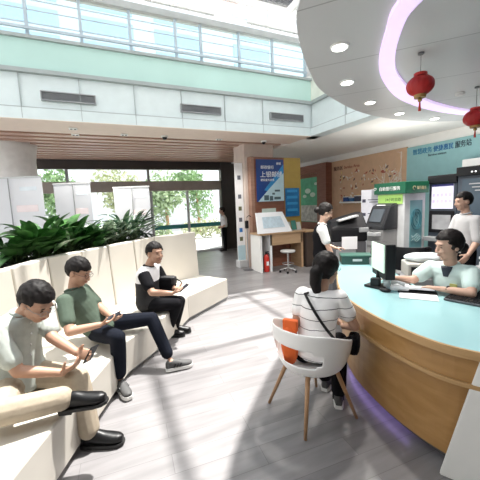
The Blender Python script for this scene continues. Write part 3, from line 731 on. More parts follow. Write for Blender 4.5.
# two screen machines against the teal wall
scr = mat('lavender_screen', (.80, .78, .90), .3, emit=.25, var=.03)
cab = mat('machine_slate', (.06, .075, .10), .35)
def smachine(y0, y1, x0, zt, lab, kind):
    t = empty('self_service_terminal', (x0+.35, (y0+y1)/2, 0), lab, 'terminal', 'self-service terminals by the teal wall')
    one('cabinet', cab, lambda bm: box2(bm, (x0, y0, 0), (x0+.62, y1, zt), .008), t)
    one('header', black, lambda bm: box2(bm, (x0-.05, y0-.01, zt-.16), (x0+.3, y1+.01, zt+.0), .01), t)
    if kind == 0:
        one('upper_screen', scr, lambda bm: box2(bm, (x0-.012, y0+.06, zt-.66), (x0, y1-.06, zt-.18)), t)
        for r_ in range(2):
            for c_ in range(5): one('screen_icon', mat('icon_mauve', (.55, .50, .66), .4, emit=.3), lambda bm: box2(bm, (x0-.016, y0+.09+c_*.08, zt-.42-r_*.12), (x0-.011, y0+.14+c_*.08, zt-.36-r_*.12)), t)
        one('screen_title', mat('screen_title_dark', (.05, .05, .2), .4), lambda bm: box2(bm, (x0-.016, y0+.06, zt-.22), (x0-.011, y1-.06, zt-.18)), t)
        one('lower_frame', black, lambda bm: box2(bm, (x0-.03, y0+.03, zt-1.14), (x0, y1-.03, zt-.70), .01), t)
        one('lower_screen', mat('grey_screen', (.33, .33, .34), .2, emit=.25, scale=4, var=.25), lambda bm: box2(bm, (x0-.036, y0+.08, zt-1.07), (x0-.03, y1-.10, zt-.78)), t)
        one('key_ledge', mgrey, lambda bm: box2(bm, (x0-.2, y0+.02, zt-1.30), (x0, y1-.02, zt-1.22), .01), t)
    else:
        one('display', mat('slate_display', (.07, .10, .13), .25, emit=.1), lambda bm: box2(bm, (x0-.012, y0+.05, zt-1.0), (x0, y1-.08, zt-.22)), t)
        d_ = one('display_panel', mat('pale_display_panel', (.25, .36, .38), .3, emit=.1), lambda bm: box2(bm, (x0-.016, y0+.06, zt-.95), (x0-.011, y0+.4, zt-.62)), t)
        def tx(bm):
            for k in range(3): box2(bm, (x0-.018, y0+.12, zt-.32-k*.06), (x0-.011, y1-.2-k*.05, zt-.30-k*.06))
        one('display_lines', lgrey, tx, t)
        one('indicator_lights', mat('indicator', (.9, .9, .9), .4, emit=1, var=0), lambda bm: (ball(bm, (x0-.055, y1-.32, zt-.1), .014), ball(bm, (x0-.055, y1-.26, zt-.1), .014)), t)
smachine(3.63, 4.17, 6.15, 2.13, 'slate terminal with a bright lavender screen beside the green kiosk', 0)
smachine(2.75, 3.58, 6.08, 2.23, 'wide dark terminal behind the standing man at the right edge', 1)
tag(one('wall_box', white, lambda bm: box2(bm, (7.2, 3.2, 2.32), (7.46, 4.18, 2.48), .02)), 'white wall-mounted unit above the dark terminal at the right edge', 'air conditioner')

# wall lettering
sg = empty('wall_lettering', (7.455, 4.6, 2.65), 'blue and dark characters across the top of the teal wall board', 'sign')
ptext('lettering', '智慧政务', (7.455, 5.53, 2.80), ROT_X, .15, mat('letter_blue', (.02, .22, .42), .5), sg, .006, wide=.50)
ptext('lettering', '便捷惠民', (7.455, 4.99, 2.80), ROT_X, .15, mat('letter_blue2', (.01, .16, .42), .5), sg, .006, wide=.46)
ptext('lettering', '服务站', (7.455, 4.49, 2.80), ROT_X, .16, mat('letter_dark', (.03, .06, .09), .5), sg, .006, wide=.34)
ptext('lettering', 'Service station', (7.455, 5.12, 2.70), ROT_X, .075, mat('letter_dark', (.03, .06, .09), .5), sg, .004)

# tree mural on the tan board
mu = empty('tree_mural', (7.455, 7.1, 1.2), 'white branching tree decal with coloured leaves on the tan wall', 'wall decal')
def mb(bm):
    def br(p, a, L, w, d):
        q = (max(5.86, p[0]+cos(a)*L), min(2.95, p[1]+sin(a)*L)); pts = [(7.456, p[0], p[1]), (7.456, (p[0]+q[0])/2+.02*random.uniform(-1, 1), (p[1]+q[1])/2), (7.456, q[0], q[1])]
        tube(bm, pts, [w, w*.8, w*.6], 6)
        if d > 0:
            for s_ in (-.55, .15, .6): br(q, a+s_+random.uniform(-.2, .2), L*random.uniform(.62, .8), w*.6, d-1)
    br((6.35, 1.3), pi/2+.1, .5, .030, 3); br((6.4, 1.9), pi/2+1.0, .55, .022, 3); br((6.9, 1.6), pi/2+.9, .4, .015, 2)
one('branches', mat('decal_white', (.80, .72, .64), .6), mb, mu)
for nm, c, k in (('white_leaves', (.80, .74, .66), 46), ('red_leaves', (.42, .09, .06), 26), ('dark_leaves', (.16, .10, .09), 16), ('yellow_leaves', (.75, .58, .25), 14)):
    def lv(bm):
        for _ in range(k):
            a = random.uniform(0, 2*pi); c_ = (random.uniform(6.0, 8.2), 1.5+random.random()*1.15); s_ = random.uniform(.03, .075); w = s_*.45
            q = [(c_[0]+cos(a)*s_, c_[1]+sin(a)*s_), (c_[0]-sin(a)*w, c_[1]+cos(a)*w), (c_[0]-cos(a)*s_, c_[1]-sin(a)*s_), (c_[0]+sin(a)*w, c_[1]-cos(a)*w)]
            hull(bm, [(7.456, y_, z_) for y_, z_ in q], [(7.45, y_, z_) for y_, z_ in q])
    one(nm, mat('decal_'+nm, c, .6), lv, mu)
hl = empty('wall_heading', (7.455, 8.4, 2.75), 'small dark red heading at the top left of the tan wall', 'sign')
ptext('lettering', '服务区', (7.455, 8.5, 2.72), ROT_X, .15, mat('heading_dark', (.12, .03, .03), .5), hl, .004)
ptext('lettering', 'Service Area', (7.455, 8.0, 2.73), ROT_X, .13, mat('heading_red', (.36, .08, .06), .5), hl, .004)
# shelf with boxes under the mural
t = tag(one('wall_shelf', white, lambda bm: box2(bm, (7.2, 7.0, 1.60), (7.46, 7.95, 1.65), .005)), 'small white shelf on the tan wall below the tree decal', 'shelf')
for i, (y_, w_, h_, c_, lab) in enumerate(((7.72, .2, .14, (.02, .06, .22), 'navy box at the left end of the white wall shelf'), (7.48, .2, .11, (.03, .13, .32), 'blue box in the middle of the white wall shelf'), (7.24, .2, .16, (.04, .05, .09), 'dark box at the right end of the white wall shelf'))):
    t = empty('storage_box', (7.33, y_, 1.65), lab, 'box', 'boxes on the wall shelf')
    one('box_body', mat('box_colour_%d' % i, c_, .5), lambda bm: box(bm, (7.33, y_, 1.65+h_/2), (.16, w_, h_)), t)
    one('box_lid', paper, lambda bm: box(bm, (7.33, y_, 1.65+h_+.012), (.17, w_+.01, .024)), t)

# niche poster
t = empty('green_poster', (7.41, 9.85, 1.5), 'green poster with pale drawings in the brown wall niche', 'poster')
one('sheet', mat('poster_green', (.10, .42, .24), .4, var=.25, scale=3), lambda bm: box2(bm, (7.39, 9.15, .9), (7.42, 10.55, 2.6)), t)
one('lower_field', mat('poster_grey_field', (.5, .5, .46), .4, var=.35, scale=8), lambda bm: box2(bm, (7.383, 9.17, .92), (7.39, 10.53, 1.55)), t)
def pc(bm):
    for y_, z_, r_ in ((9.9, 2.1, .18), (9.6, 1.95, .16), (10.1, 1.9, .12), (9.4, 2.35, .10)): ball(bm, (7.39, y_, z_), (.01, r_, r_*.55))
one('drawing', mat('poster_pale_green', (.55, .70, .60), .4), pc, t)

# ------------------------------------------------------------------ poster wall, desk
pw = empty('display_wall', (4.4, 7.3, 0), 'brown and ochre display wall panel carrying the blue posters', 'display panel')
one('brown_panel', redwood, lambda bm: box2(bm, (3.66, 7.235, 0), (4.62, 7.40, 2.92)), pw)
one('side_trim', wood('trim_brown', (.30, .17, .12), (.38, .23, .17)), lambda bm: box2(bm, (3.60, 7.228, 0), (3.70, 7.41, 2.93)), pw)
one('ochre_panel', ochre, lambda bm: box2(bm, (4.62, 7.235, 0), (5.16, 7.40, 2.92)), pw)
t = empty('blue_poster', (4.16, 7.2, 1.75), 'large navy and pale blue poster with white characters on the display wall', 'poster')
X0, X1, Z0, Z1 = 3.75, 4.58, 1.76, 2.86
one('sheet', navy, lambda bm: box2(bm, (X0, 7.2, Z0), (X1, 7.22, Z1)), t)
def q3(bm, pts, y): hull(bm, [(x, y, z) for x, z in pts], [(x, y-.003, z) for x, z in pts])
one('blue_wedge', cyan, lambda bm: q3(bm, [(X0+.22, Z0+.3), (X1, Z0+.98), (X1, Z0+.6), (X0+.4, Z0+.25)], 7.2), t)
one('pale_wedge', pale, lambda bm: q3(bm, [(X0+.03, Z0), (X1, Z0), (X1, Z0+.75), (X0+.38, Z0+.34)], 7.197), t)
ptext('lettering', '邮政银行', (X0+.13, 7.198, Z1-.24), ROT_Y, .10, inkw, t)
ptext('lettering', '上银邮储', (X0+.11, 7.198, Z1-.45), ROT_Y, .17, inkw, t, .003)
ptext('lettering', '便民服务到家', (X0+.12, 7.198, Z1-.56), ROT_Y, .07, inkw, t)
ptext('lettering', '邮储', (X1-.22, 7.198, Z1-.13), ROT_Y, .07, inkw, t)
for x, z, w, h in ((X0+.28, Z0+.1, .14, .13), (X0+.43, Z0+.08, .1, .12), (X0+.62, Z0+.28, .16, .05), (X0+.62, Z0+.08, .2, .07), (X0+.5, Z0+.2, .08, .05)):
    one('drawing', mat('poster_drawing', (.08, .13, .15), .4), lambda bm: box(bm, (x, 7.192, z), (w, .006, h)), t)
t = empty('small_blue_poster', (4.83, 7.2, 1.4), 'narrow blue poster on the ochre side of the display wall', 'poster')
one('sheet', mat('poster_mid_blue', (.02, .16, .40), .35, var=.3, scale=5), lambda bm: box2(bm, (4.63, 7.20, 1.32), (5.08, 7.22, 2.10)), t)
def pb(bm):
    for z in (2.02, 1.85, 1.68, 1.5): box(bm, (4.85, 7.197, z), (.34, .006, .07))
one('print_bands', mat('poster_sky', (.05, .32, .62), .35), pb, t)

# icon board standing along the pillar
t = empty('icon_board', (3.43, 7.55, 0), 'tall narrow white board with a column of small icons beside the pillar', 'sign board')
one('board', paper, lambda bm: box2(bm, (3.28, 7.52, .2), (3.50, 7.56, 2.8)), t)
one('base', lgrey, lambda bm: box2(bm, (3.26, 7.40, 0), (3.51, 7.66, .2), .01), t)
for i, (z, c_) in enumerate(((2.42, 'ink_grey'), (1.92, 'ink_grey'), (1.60, 'ink_olive'), (1.30, 'ink_grey'), (1.02, 'ink_blue'), (.78, 'ink_olive'))):
    m_ = mat(c_, {'ink_grey': (.12, .13, .16), 'ink_olive': (.15, .16, .08), 'ink_blue': (.03, .16, .45)}[c_], .5)
    one('icon', m_, lambda bm: box(bm, (3.39, 7.517, z), (.09, .008, .11)), t)
one('blue_foot_band', pale, lambda bm: box2(bm, (3.28, 7.515, .2), (3.50, 7.522, .6)), t)

# writing desk
dk = empty('writing_desk', (4.05, 6.75, 0), 'wooden writing desk with a knee space in front of the blue poster', 'desk')
tanw = wood('desk_tan', (.42, .27, .15), (.50, .33, .20), .45)
one('desk_top', tanw, lambda bm: box2(bm, (3.45, 6.55, .93), (4.75, 7.15, .97), .004), dk)
one('front_apron', tanw, lambda bm: box2(bm, (3.75, 6.58, .66), (4.72, 6.61, .93)), dk)
one('side_cabinet', white, lambda bm: box2(bm, (3.47, 6.58, 0), (3.52, 7.12, .93)), dk)
one('side_panel', paper, lambda bm: box2(bm, (3.74, 6.58, 0), (3.80, 7.12, .93)), dk)
one('side_panel', tanw, lambda bm: box2(bm, (4.68, 6.58, 0), (4.74, 7.12, .93)), dk)
one('back_panel', redwood, lambda bm: box2(bm, (3.52, 7.08, 0), (4.68, 7.12, .93)), dk)
t = empty('notice_lectern', (3.95, 6.75, .97), 'slanted white display board with pale blue print on the writing desk', 'display board')
def sb(x, s, z0=.0): return (x, 6.62+.26*s, .98+.50*s+z0)
one('board', paper, lambda bm: hull(bm, [(3.44, 6.60, .975), (4.42, 6.60, .975), (4.30, 6.86, 1.48), (3.52, 6.86, 1.48)], [(3.44, 6.66, .975), (4.42, 6.66, .975), (4.30, 6.90, 1.48), (3.52, 6.90, 1.48)]), t)
def bpn(bm): hull(bm, [(3.62, 6.66, 1.10), (4.25, 6.66, 1.10), (4.20, 6.80, 1.37), (3.66, 6.80, 1.37)], [(3.62, 6.655, 1.10), (4.25, 6.655, 1.10), (4.20, 6.795, 1.37), (3.66, 6.795, 1.37)])
one('print_area', mat('pale_blue_print', (.52, .64, .72), .5, var=.12, scale=14), bpn, t)
one('upper_card', mat('mint_card', (.5, .6, .54), .5), lambda bm: box2(bm, (3.72, 6.88, 1.48), (4.12, 6.90, 1.58)), t)
for i, (x, w_, h_, c_, lab) in enumerate(((4.40, .16, .22, (.5, .56, .55), 'pale leaflet stand on the desk right of the slanted board'), (4.58, .15, .25, (.05, .22, .18), 'green leaflet stand on the desk, second from the right'), (4.74, .12, .2, (.6, .6, .55), 'small white leaflet stand at the right end of the desk'))):
    t = empty('leaflet_stand', (x+.12, 6.85, .97), lab, 'leaflet stand', 'leaflet stands on the desk')
    one('leaflet', mat('leaflet_%d' % i, c_, .5), lambda bm: box(bm, (x+.06, 6.85, .97+h_/2+.01), (w_, .01, h_), rot=Matrix.Rotation(radians(-15), 3, 'X')), t)
    one('holder', lgrey, lambda bm: box(bm, (x+.06, 6.86, .98), (w_+.01, .08, .02)), t)
t = empty('low_cabinet', (4.98, 6.75, 0), 'dark low cabinet beside the right end of the writing desk', 'cabinet')
one('cabinet_body', mat('dark_umber', (.05, .035, .03), .5), lambda bm: box2(bm, (4.78, 6.5, 0), (5.15, 7.1, .92), .006), t)
one('cabinet_top', tanw, lambda bm: box2(bm, (4.77, 6.48, .92), (5.16, 7.12, .96), .004), t)
one('cabinet_door', mat('dark_umber2', (.065, .045, .035), .45), lambda bm: box2(bm, (4.80, 6.485, .06), (5.13, 6.5, .88), .003), t)
t = empty('fire_extinguisher', (3.66, 6.62, 0), 'red fire extinguisher standing under the left end of the writing desk', 'fire extinguisher')
one('cylinder', red, lambda bm: lathe(bm, (3.66, 6.64, 0), [(.065, 0), (.07, .02), (.07, .36), (.05, .42), (.022, .45)], 24), t, smooth=True)
one('valve', black, lambda bm: (box(bm, (3.66, 6.64, .47), (.04, .04, .05)), box(bm, (3.68, 6.63, .51), (.1, .02, .015))), t)
one('hose', black, lambda bm: tube(bm, [(3.69, 6.63, .48), (3.74, 6.62, .44), (3.745, 6.62, .3), (3.735, 6.62, .18)], .010, 8), t)
one('label', paper, lambda bm: box(bm, (3.66, 6.571, .22), (.07, .006, .1)), t)
t = empty('stool', (4.08, 6.3, 0), 'small round steel stool in front of the writing desk', 'stool')
one('seat', mat('stool_grey', (.45, .45, .44), .35), lambda bm: lathe(bm, (4.08, 6.3, .50), [(.17, 0), (.185, .02), (.18, .05), (.0001, .055)], 28), t, smooth=True)
one('column', steel, lambda bm: tube(bm, [(4.08, 6.3, .09), (4.08, 6.3, .51)], .025, 12), t)
one('foot_ring', steel, lambda bm: tube(bm, [(4.08+.14*cos(a), 6.3+.14*sin(a), .22) for a in [j*pi/12 for j in range(24)]], .009, 8, closed=True), t)
for k in range(5):
    a = k*2*pi/5+.3
    lg_ = one('leg', steel, lambda bm: tube(bm, [(4.08, 6.3, .11), (4.08+.2*cos(a), 6.3+.2*sin(a), .07)], .014, 8), t)
    one('caster', black, lambda bm: ball(bm, (4.08+.2*cos(a), 6.3+.2*sin(a), .03), .03), lg_, smooth=True)
t = empty('stanchion_post', (3.37, 7.1, 0), 'slim black pole stand on a flat base by the icon board', 'stand')
one('base', dgrey, lambda bm: lathe(bm, (3.37, 7.1, 0), [(.14, 0), (.14, .012), (.02, .03)], 24), t)
one('pole', mgrey, lambda bm: tube(bm, [(3.37, 7.1, .02), (3.37, 7.1, 1.2)], .013, 10), t)
one('clip_head', black, lambda bm: box(bm, (3.37, 7.1, 1.19), (.09, .05, .2), bev=.01), t)
one('hook', black, lambda bm: tube(bm, [(3.37, 7.1, 1.28), (3.38, 7.1, 1.38), (3.44, 7.1, 1.42), (3.50, 7.1, 1.38)], .01, 8), t)

# ceiling cameras and spotlights on the border
for i, (x, lab) in enumerate(((1.35, 'small dark dome camera under the beige ceiling border, middle one'), (3.75, 'small dark dome camera under the beige border near the right corner'))):
    t = empty('dome_camera', (x, 6.75, 3.23), lab, 'security camera', 'dome cameras under the border')
    one('mount', white, lambda bm: lathe(bm, (x, 6.75, 3.20), [(.07, 0), (.075, .03)], 20), t)
    one('dome', black, lambda bm: ball(bm, (x, 6.75, 3.195), (.05, .05, .045)), t, smooth=True)
for i, (x, yv, lab) in enumerate(((-.35, 6.5, 'square recessed spotlight in the beige border, upper left one'), (-.35, 7.0, 'square recessed spotlight in the beige border, lower left one'), (.55, 6.8, 'square recessed spotlight above the third banner'), (2.6, 6.8, 'square recessed spotlight in the border left of the right dome camera'))):
    t = empty('recessed_spotlight', (x, yv, 3.22), lab, 'ceiling light', 'recessed spotlights in the border')
    one('trim', white, lambda bm: box(bm, (x, yv, 3.222), (.14, .14, .014)), t)
    l = bpy.data.lights.new('spot_lamp', 'SPOT'); l.energy = 90; l.spot_size = radians(130); l.spot_blend = .6; l.shadow_soft_size = .06; l.color = (1, .95, .88)
    lo = bpy.data.objects.new('spot_lamp', l); COL.objects.link(lo); lo.location = (x, yv, 3.19)
    one('lens', black, lambda bm: (ball(bm, (x-.03, yv, 3.214), (.022, .022, .008)), ball(bm, (x+.03, yv, 3.214), (.022, .022, .008))), t)

# lanterns
def lantern(x, y, z, r, lab):
    t = empty('paper_lantern', (x, y, z), lab, 'lantern', 'red lanterns hung from the round ceiling')
    lr = mat('lantern_red', (.42, .012, .012), .5, var=.15, scale=12); gold = mat('lantern_gold', (.35, .2, .06), .4)
    def bd(bm):
        ball(bm, (x, y, z), (r, r, r*.80), n=48)
        for v in bm.verts:
            a = atan2(v.co.y-y, v.co.x-x); k = 1+.03*cos(16*a); v.co.x = x+(v.co.x-x)*k; v.co.y = y+(v.co.y-y)*k
    one('shade', lr, bd, t, smooth=True)
    one('cap', red, lambda bm: lathe(bm, (x, y, z+r*.72), [(r*.5, 0), (r*.48, .03)], 24), t)
    one('cap', gold, lambda bm: lathe(bm, (x, y, z-r*.72-.03), [(r*.42, 0), (r*.46, .03)], 24), t)
    one('cord', dgrey, lambda bm: tube(bm, [(x, y, z+r*.75), (x, y, 3.20)], .003, 6), t)
    one('hook_plate', dgrey, lambda bm: lathe(bm, (x, y, 3.185), [(.03, 0), (.03, .015)], 16), t)
    one('tassel_bead', gold, lambda bm: ball(bm, (x, y, z-r*.72-.05), .022), t, smooth=True)
    one('tassel', red, lambda bm: cone(bm, (x, y, z-r*.72-.06), (x, y, z-r*.72-.16), .006, .014), t)
lantern(3.12, 2.25, 2.88, .128, 'red paper lantern hanging inside the lilac light band')
lantern(4.85, 2.66, 2.79, .145, 'red paper lantern cut by the right edge of the picture')

# ------------------------------------------------------------------ people
skin = mat('skin_warm', (0.44, 0.255, 0.175), 0.5, var=.05, scale=12); skin2 = mat('skin_fair', (0.58, 0.365, 0.275), 0.5, var=.05, scale=12)
hair_m = mat('black_hair', (0.010, 0.008, 0.008), 0.6, var=.4, scale=40, spec=.22)
eye_m = mat('dark_eye', (0.02, 0.015, 0.012), 0.25); lip_m = mat('lip', (0.42, 0.17, 0.14), 0.5); brow_m = mat('brow', (0.02, 0.015, 0.012), 0.7)
def basis(f, u):
    f = f.normalized(); r = f.cross(u).normalized(); return Matrix((r, f, r.cross(f))).transposed()
HS = lambda g: g
def head_prims(bm, T, k):
    def e(c, r, M=None): ball(bm, T @ (V(c)*k), tuple(x*k for x in r), T.to_3x3(), 20)
    e((0, -.012, .032), (.076, .093, .092)); e((0, .022, -.03), (.064, .068, .082)); e((0, .048, -.088), (.036, .034, .030)); e((0, .01, -.07), (.056, .055, .045))
    e((0, .080, .030), (.045, .013, .014)); e((.030, .066, -.030), (.024, .024, .024)); e((-.030, .066, -.030), (.024, .024, .024))
    e((0, .084, -.062), (.024, .013, .012))
    cone(bm, T @ (V((0, .086, .018))*k), T @ (V((0, .106, -.030))*k), .009*k, .013*k, 10); ball(bm, T @ (V((0, .104, -.030))*k), .0145*k, n=10)
    e((.015, .094, -.034), (.010, .010, .008)); e((-.015, .094, -.034), (.010, .010, .008))
    for s in (-1, 1): e((s*.078, -.010, -.008), (.011, .022, .033))
def hand_prims(bm, wrist, d, n, side, curl, k, spread=.12):
    """d finger direction, n the way the palm looks, side +1 when the thumb lies along d x n"""
    d = d.normalized(); n = (n-d*n.dot(d)).normalized(); x = d.cross(n)*side
    c = wrist+d*.045*k
    loft(bm, [(wrist-d*.01, x, n, .026*k, .019*k), (wrist+d*.02*k, x, n, .034*k, .018*k), (wrist+d*.06*k, x, n, .042*k, .016*k), (wrist+d*.092*k, x, n, .040*k, .012*k)], 14)
    for i, (o, L) in enumerate(((.030, .072), (.010, .080), (-.011, .074), (-.030, .058))):
        p = wrist+d*.085*k+x*o*k; dd = (d+x*(o*spread*8)).normalized(); pts = [wrist+d*.05*k+x*o*.8*k, p]; a = curl*.45
        for q in (.45, .32, .25):
            dq = dd*cos(a)+n*sin(a); p = p+dq*L*q*k; pts.append(p); a += curl*.6
        limb(bm, pts, [.010*k, .0095*k, .0088*k, .0082*k, .0072*k], 8)
    p = wrist+d*.02*k+x*.030*k; pts = [wrist+d*.012*k+x*.012*k, p]
    for q, L in ((.9, .040), (.6, .032)): p = p+((x*q+d*1.0+n*.5*(1+curl)).normalized())*L*k; pts.append(p)
    limb(bm, pts, [.013*k, .013*k, .011*k, .009*k], 8)
def hair_cap(name, T, k, m, parent, back=-.055, front=.078, fringe=0.0, vox=.005, low=.018):
    bm = B(); ball(bm, (0, 0, 0), 1, n=56); rr_ = random.Random(3)
    for v in bm.verts:
        d = v.co.normalized(); p = V((d.x*.093, d.y*.112-.018, d.z*.110+.030))
        nz = noise.noise(d*6)*.006+noise.noise(V((d.x*26, d.y*26, d.z*5)))*.005; p += d*nz
        hl_ = front-fringe*abs(d.x)*.03+noise.noise(d*14)*.007
        face = p.y > .022+.02*min(1, max(0, (p.z-.0)/.08)) and p.z < hl_ and abs(p.x) < .075
        side_ = abs(p.x) > .045 and p.y > -.028 and p.z < low and p.y < .06
        if p.y > (.0 if low > 0 else .028) and p.z < .02: face = True
        if face or side_ or p.z < back+(.0 if p.y < -.02 else (.05 if low > 0 else .03)): p = V((d.x*.055, d.y*.07-.01, d.z*.07+.03))
        v.co = T @ (p*k)
    return solid(name, bm, m, parent, voxel=vox*k, it=2)
def feature(name, m, T, k, c, r, parent, rz=0):
    bm = B(); ball(bm, T @ (V(c)*k), tuple(x*k for x in r), T.to_3x3() @ Matrix.Rotation(rz, 3, 'Y'), 10); return link(name, bm, m, parent, smooth=True)
def shoe(parent, heel, d, m, sole_m, k=1.0, upv=V((0, 0, 1)), sneaker=False, L=.27):
    d = d.normalized(); x = d.cross(upv).normalized(); u = x.cross(d).normalized(); h = V(heel)
    bm = B(); S_ = [(0, .024, .045, 0), (.015, .031, .066, 0), (.06, .035, .074, 0), (.11, .038, .066, 0), (.15, .042, .050, 0), (.20, .045, .038, 0), (.24, .039, .030, 0), (.264, .020, .020, 0)]
    loft(bm, [(h+d*(a*L/.27)*k+u*(.022+hh*.5)*k, x, u, w*k, (hh*.5+.014)*k) for a, w, hh, _ in S_], 16)
    cone(bm, h+d*.055*k+u*.05*k, h+d*.05*k+u*.10*k, .040*k, .036*k, 14)
    s = solid('shoe', bm, m, parent, voxel=.006*k, it=3)
    bm = B(); tk = .030 if sneaker else .018
    pr_ = [(0, .026), (.03, .038), (.09, .040), (.15, .044), (.20, .049), (.245, .042), (.272, .020)]
    lo = [h+d*(a*L/.27)*k+x*w*k-d*.004 for a, w in pr_]+[h+d*(a*L/.27)*k-x*w*k-d*.004 for a, w in pr_[::-1]]
    hull(bm, lo, [p+u*tk*k for p in lo]); link('sole', bm, sole_m, s)
    if not sneaker:
        bm = B(); hl_ = [h+d*a*k+x*w*k for a, w in ((-.004, -.024), (.07, -.034), (.07, .034), (-.004, .024))]; hull(bm, [p-u*.016*k for p in hl_], [p+u*.004*k for p in hl_]); link('heel', bm, sole_m, s)
    if sneaker:
        for q in (-1, 1):
            bm = B(); 
            for j in range(3): p = h+d*(.085+.028*j)*k+x*q*.041*k+u*.055*k; cone(bm, p-u*.02*k-d*.01, p+u*.018*k+d*.012, .006*k, .006*k, 6)
            link('side_stripe', bm, black, s)
        bm = B()
        for j in range(4): p = h+d*(.11+.02*j)*k+u*(.083-.009*j)*k; tube(bm, [p-x*.024*k, p+u*.004, p+x*.024*k], .004*k, 6)
        link('laces', bm, paper, s)
    return s
def person(label, base, J, o):
    J = {a: (V(b) if hasattr(b, '__len__') and not isinstance(b, str) else b) for a, b in J.items()}
    k = o.get('k', 1.0); vox = o.get('vox', .0075); sk = o.get('skin', skin); pel, nk = J['pel'], J['nk']
    lh = (J['hpR']-J['hpL']).normalized(); ls = (J['shR']-J['shL']).normalized(); axis = (nk-pel).normalized()
    fwd = axis.cross((lh+ls).normalized()).normalized()*1.0
    if fwd.dot(V(o['face'])) < 0: fwd = -fwd
    mid = (pel+nk)/2-fwd*o.get('slouch', .03)
    def sp(t):
        if t <= 0: return pel+(mid-pel).normalized()*t*(nk-pel).length
        if t >= 1: return nk+(nk-mid).normalized()*(t-1)*(nk-pel).length
        return pel*(1-t)**2+mid*2*t*(1-t)+nk*t*t
    fem = o.get('fem', 0); bw = o.get('bulk', 1.0)*k
    prof = [(-.16, .10, .075), (-.08, .155, .105), (.05, .168, .118), (.22, .150, .112), (.42, .148, .108), (.62, .160, .112), (.78, .168, .105), (.88, .160, .090), (.96, .110, .070), (1.02, .062, .058)]
    if fem: prof = [(-.16, .10, .075), (-.08, .155, .105), (.05, .162, .112), (.22, .135, .098), (.42, .128, .095), (.60, .142, .112), (.76, .145, .100), (.88, .138, .080), (.96, .095, .060), (1.02, .050, .048)]
    def torso(bm, inf, t0, t1):
        ss = []
        for t, w, dp in prof:
            if t0 <= t <= t1:
                q = min(1, max(0, t)); lat = (lh*(1-q)+ls*q).normalized(); ss.append((sp(t), lat, fwd, (w+inf)*bw, (dp+inf)*bw))
        loft(bm, ss, 24)
    def arm(bm, s, inf, f=1.0, f2=None):
        sh, el, wr = J['sh'+s], J['el'+s], J['wr'+s]
        if f <= 1: limb(bm, [sh, sh.lerp(el, .5*f), sh.lerp(el, f)], [(.062+inf)*k, (.056+inf)*k, (.050+inf*1.3)*k])
        else: limb(bm, [sh, sh.lerp(el, .5), el, el.lerp(wr, .35), wr], [(.058+inf)*k, (.051+inf)*k, (.043+inf)*k, (.041+inf)*k, (.028+inf)*k])
    def leg(bm, s, inf, a=0, b=1, taper=1.0):
        hp, kn, an = J['hp'+s], J['kn'+s], J['an'+s]; e = kn.lerp(an, b)
        limb(bm, [hp, hp.lerp(kn, .5), kn, kn.lerp(an, .35*b), e], [(.082+inf)*k, (.072+inf)*k, (.056+inf)*k, (.054+inf*1.1)*k, (.040+inf*taper)*k])
    # body: one continuous skin
    bm = B(); torso(bm, -.012, -.2, 1.1)
    hd = J['head']; hf = V(J['hf']).normalized(); T3 = basis(hf, V(o.get('hup', (0, 0, 1)))); T = Matrix.Translation(hd) @ T3.to_4x4(); hk = o.get('hk', k*1.12)
    head_prims(bm, T, hk)
    limb(bm, [nk-axis*.04, nk.lerp(hd, .35), hd+T3 @ V((0, -.02, -.04))*hk], [.060*k, .052*k, .052*k])
    for s in 'RL':
        ball(bm, J['sh'+s], .050*k); cone(bm, sp(.84), J['sh'+s], .085*k, .052*k); arm(bm, s, -.006 if fem else 0, 2); leg(bm, s, -.02)
        hand_prims(bm, J['wr'+s], V(J['hd'+s]), V(J['pn'+s]), (1 if s == 'R' else -1)*o.get('thumb'+s, 1), o.get('curl'+s, .6), k)
        an = J['an'+s]; fd = V(J['ft'+s]).normalized(); limb(bm, [an, an+fd*.07*k+V((0, 0, -.035*k))], [.034*k, .028*k])
    body = solid('person', bm, sk, None, base, vox if vox < .0065 else .0065, it=3)
    tag(body, label, 'person')
    # clothes
    sm = o['shirt']; bm = B(); torso(bm, .010, o.get('hem', -.09), .97)
    for s in 'RL':
        cone(bm, sp(.80), J['sh'+s], .105*bw, .072*k); ball(bm, J['sh'+s], .070*k)
        arm(bm, s, .014, o.get('sleeve', .62))
    sh = solid('shirt', bm, sm, body, voxel=vox, it=4)
    if o.get('sleeve_mat'):
        for s in 'RL':
            bm = B(); a_ = J['sh'+s]; b_ = J['el'+s]; limb(bm, [a_.lerp(b_, .10), a_.lerp(b_, .35), a_.lerp(b_, .66)], [.079*k, .079*k, .075*k]); solid('sleeve', bm, o['sleeve_mat'], sh, voxel=vox, it=3)
    cm = o.get('collar', sm)
    if cm:
        lat = ls; ring = []
        for i in range(20):
            a = 2*pi*i/20; ring.append(sp(.985)+lat*(.066*k*cos(a))+fwd*(.060*k*sin(a)+.006)+axis*(.016-.022*max(0, sin(a)))*k)
        bm = B(); tube(bm, ring, .014*k, 8, closed=True); link('collar', bm, cm, sh, smooth=True)
    if o.get('vest'):
        bm = B(); torso(bm, .026, -.09, .86)
        for s in 'RL': cone(bm, sp(.76), sp(.78).lerp(J['sh'+s], .62), .122*bw, .098*k)
        solid('vest', bm, o['vest'], body, voxel=vox, it=3)
    tm = o['trousers']; bm = B(); torso(bm, .004, -.2, .12)
    for s in 'RL': leg(bm, s, o.get('loose', .016), 0, o.get('cuff', .93), 1.5)
    if o.get('skirt'): pass
    solid('trousers', bm, tm, body, voxel=vox, it=4)
    for s in 'RL':
        if o.get('shoes'):
            sm_, so_, sn_ = o['shoes']; an = J['an'+s]; fd = V(J['ft'+s]).normalized(); u_ = V(o.get('fu'+s, (0, 0, 1))); x_ = fd.cross(u_).normalized(); u_ = x_.cross(fd)
            q_ = k*o.get('sk', 1.06); shoe(body, an-fd*.055*q_-u_*.088*k, fd, sm_, so_, q_, u_, sn_)
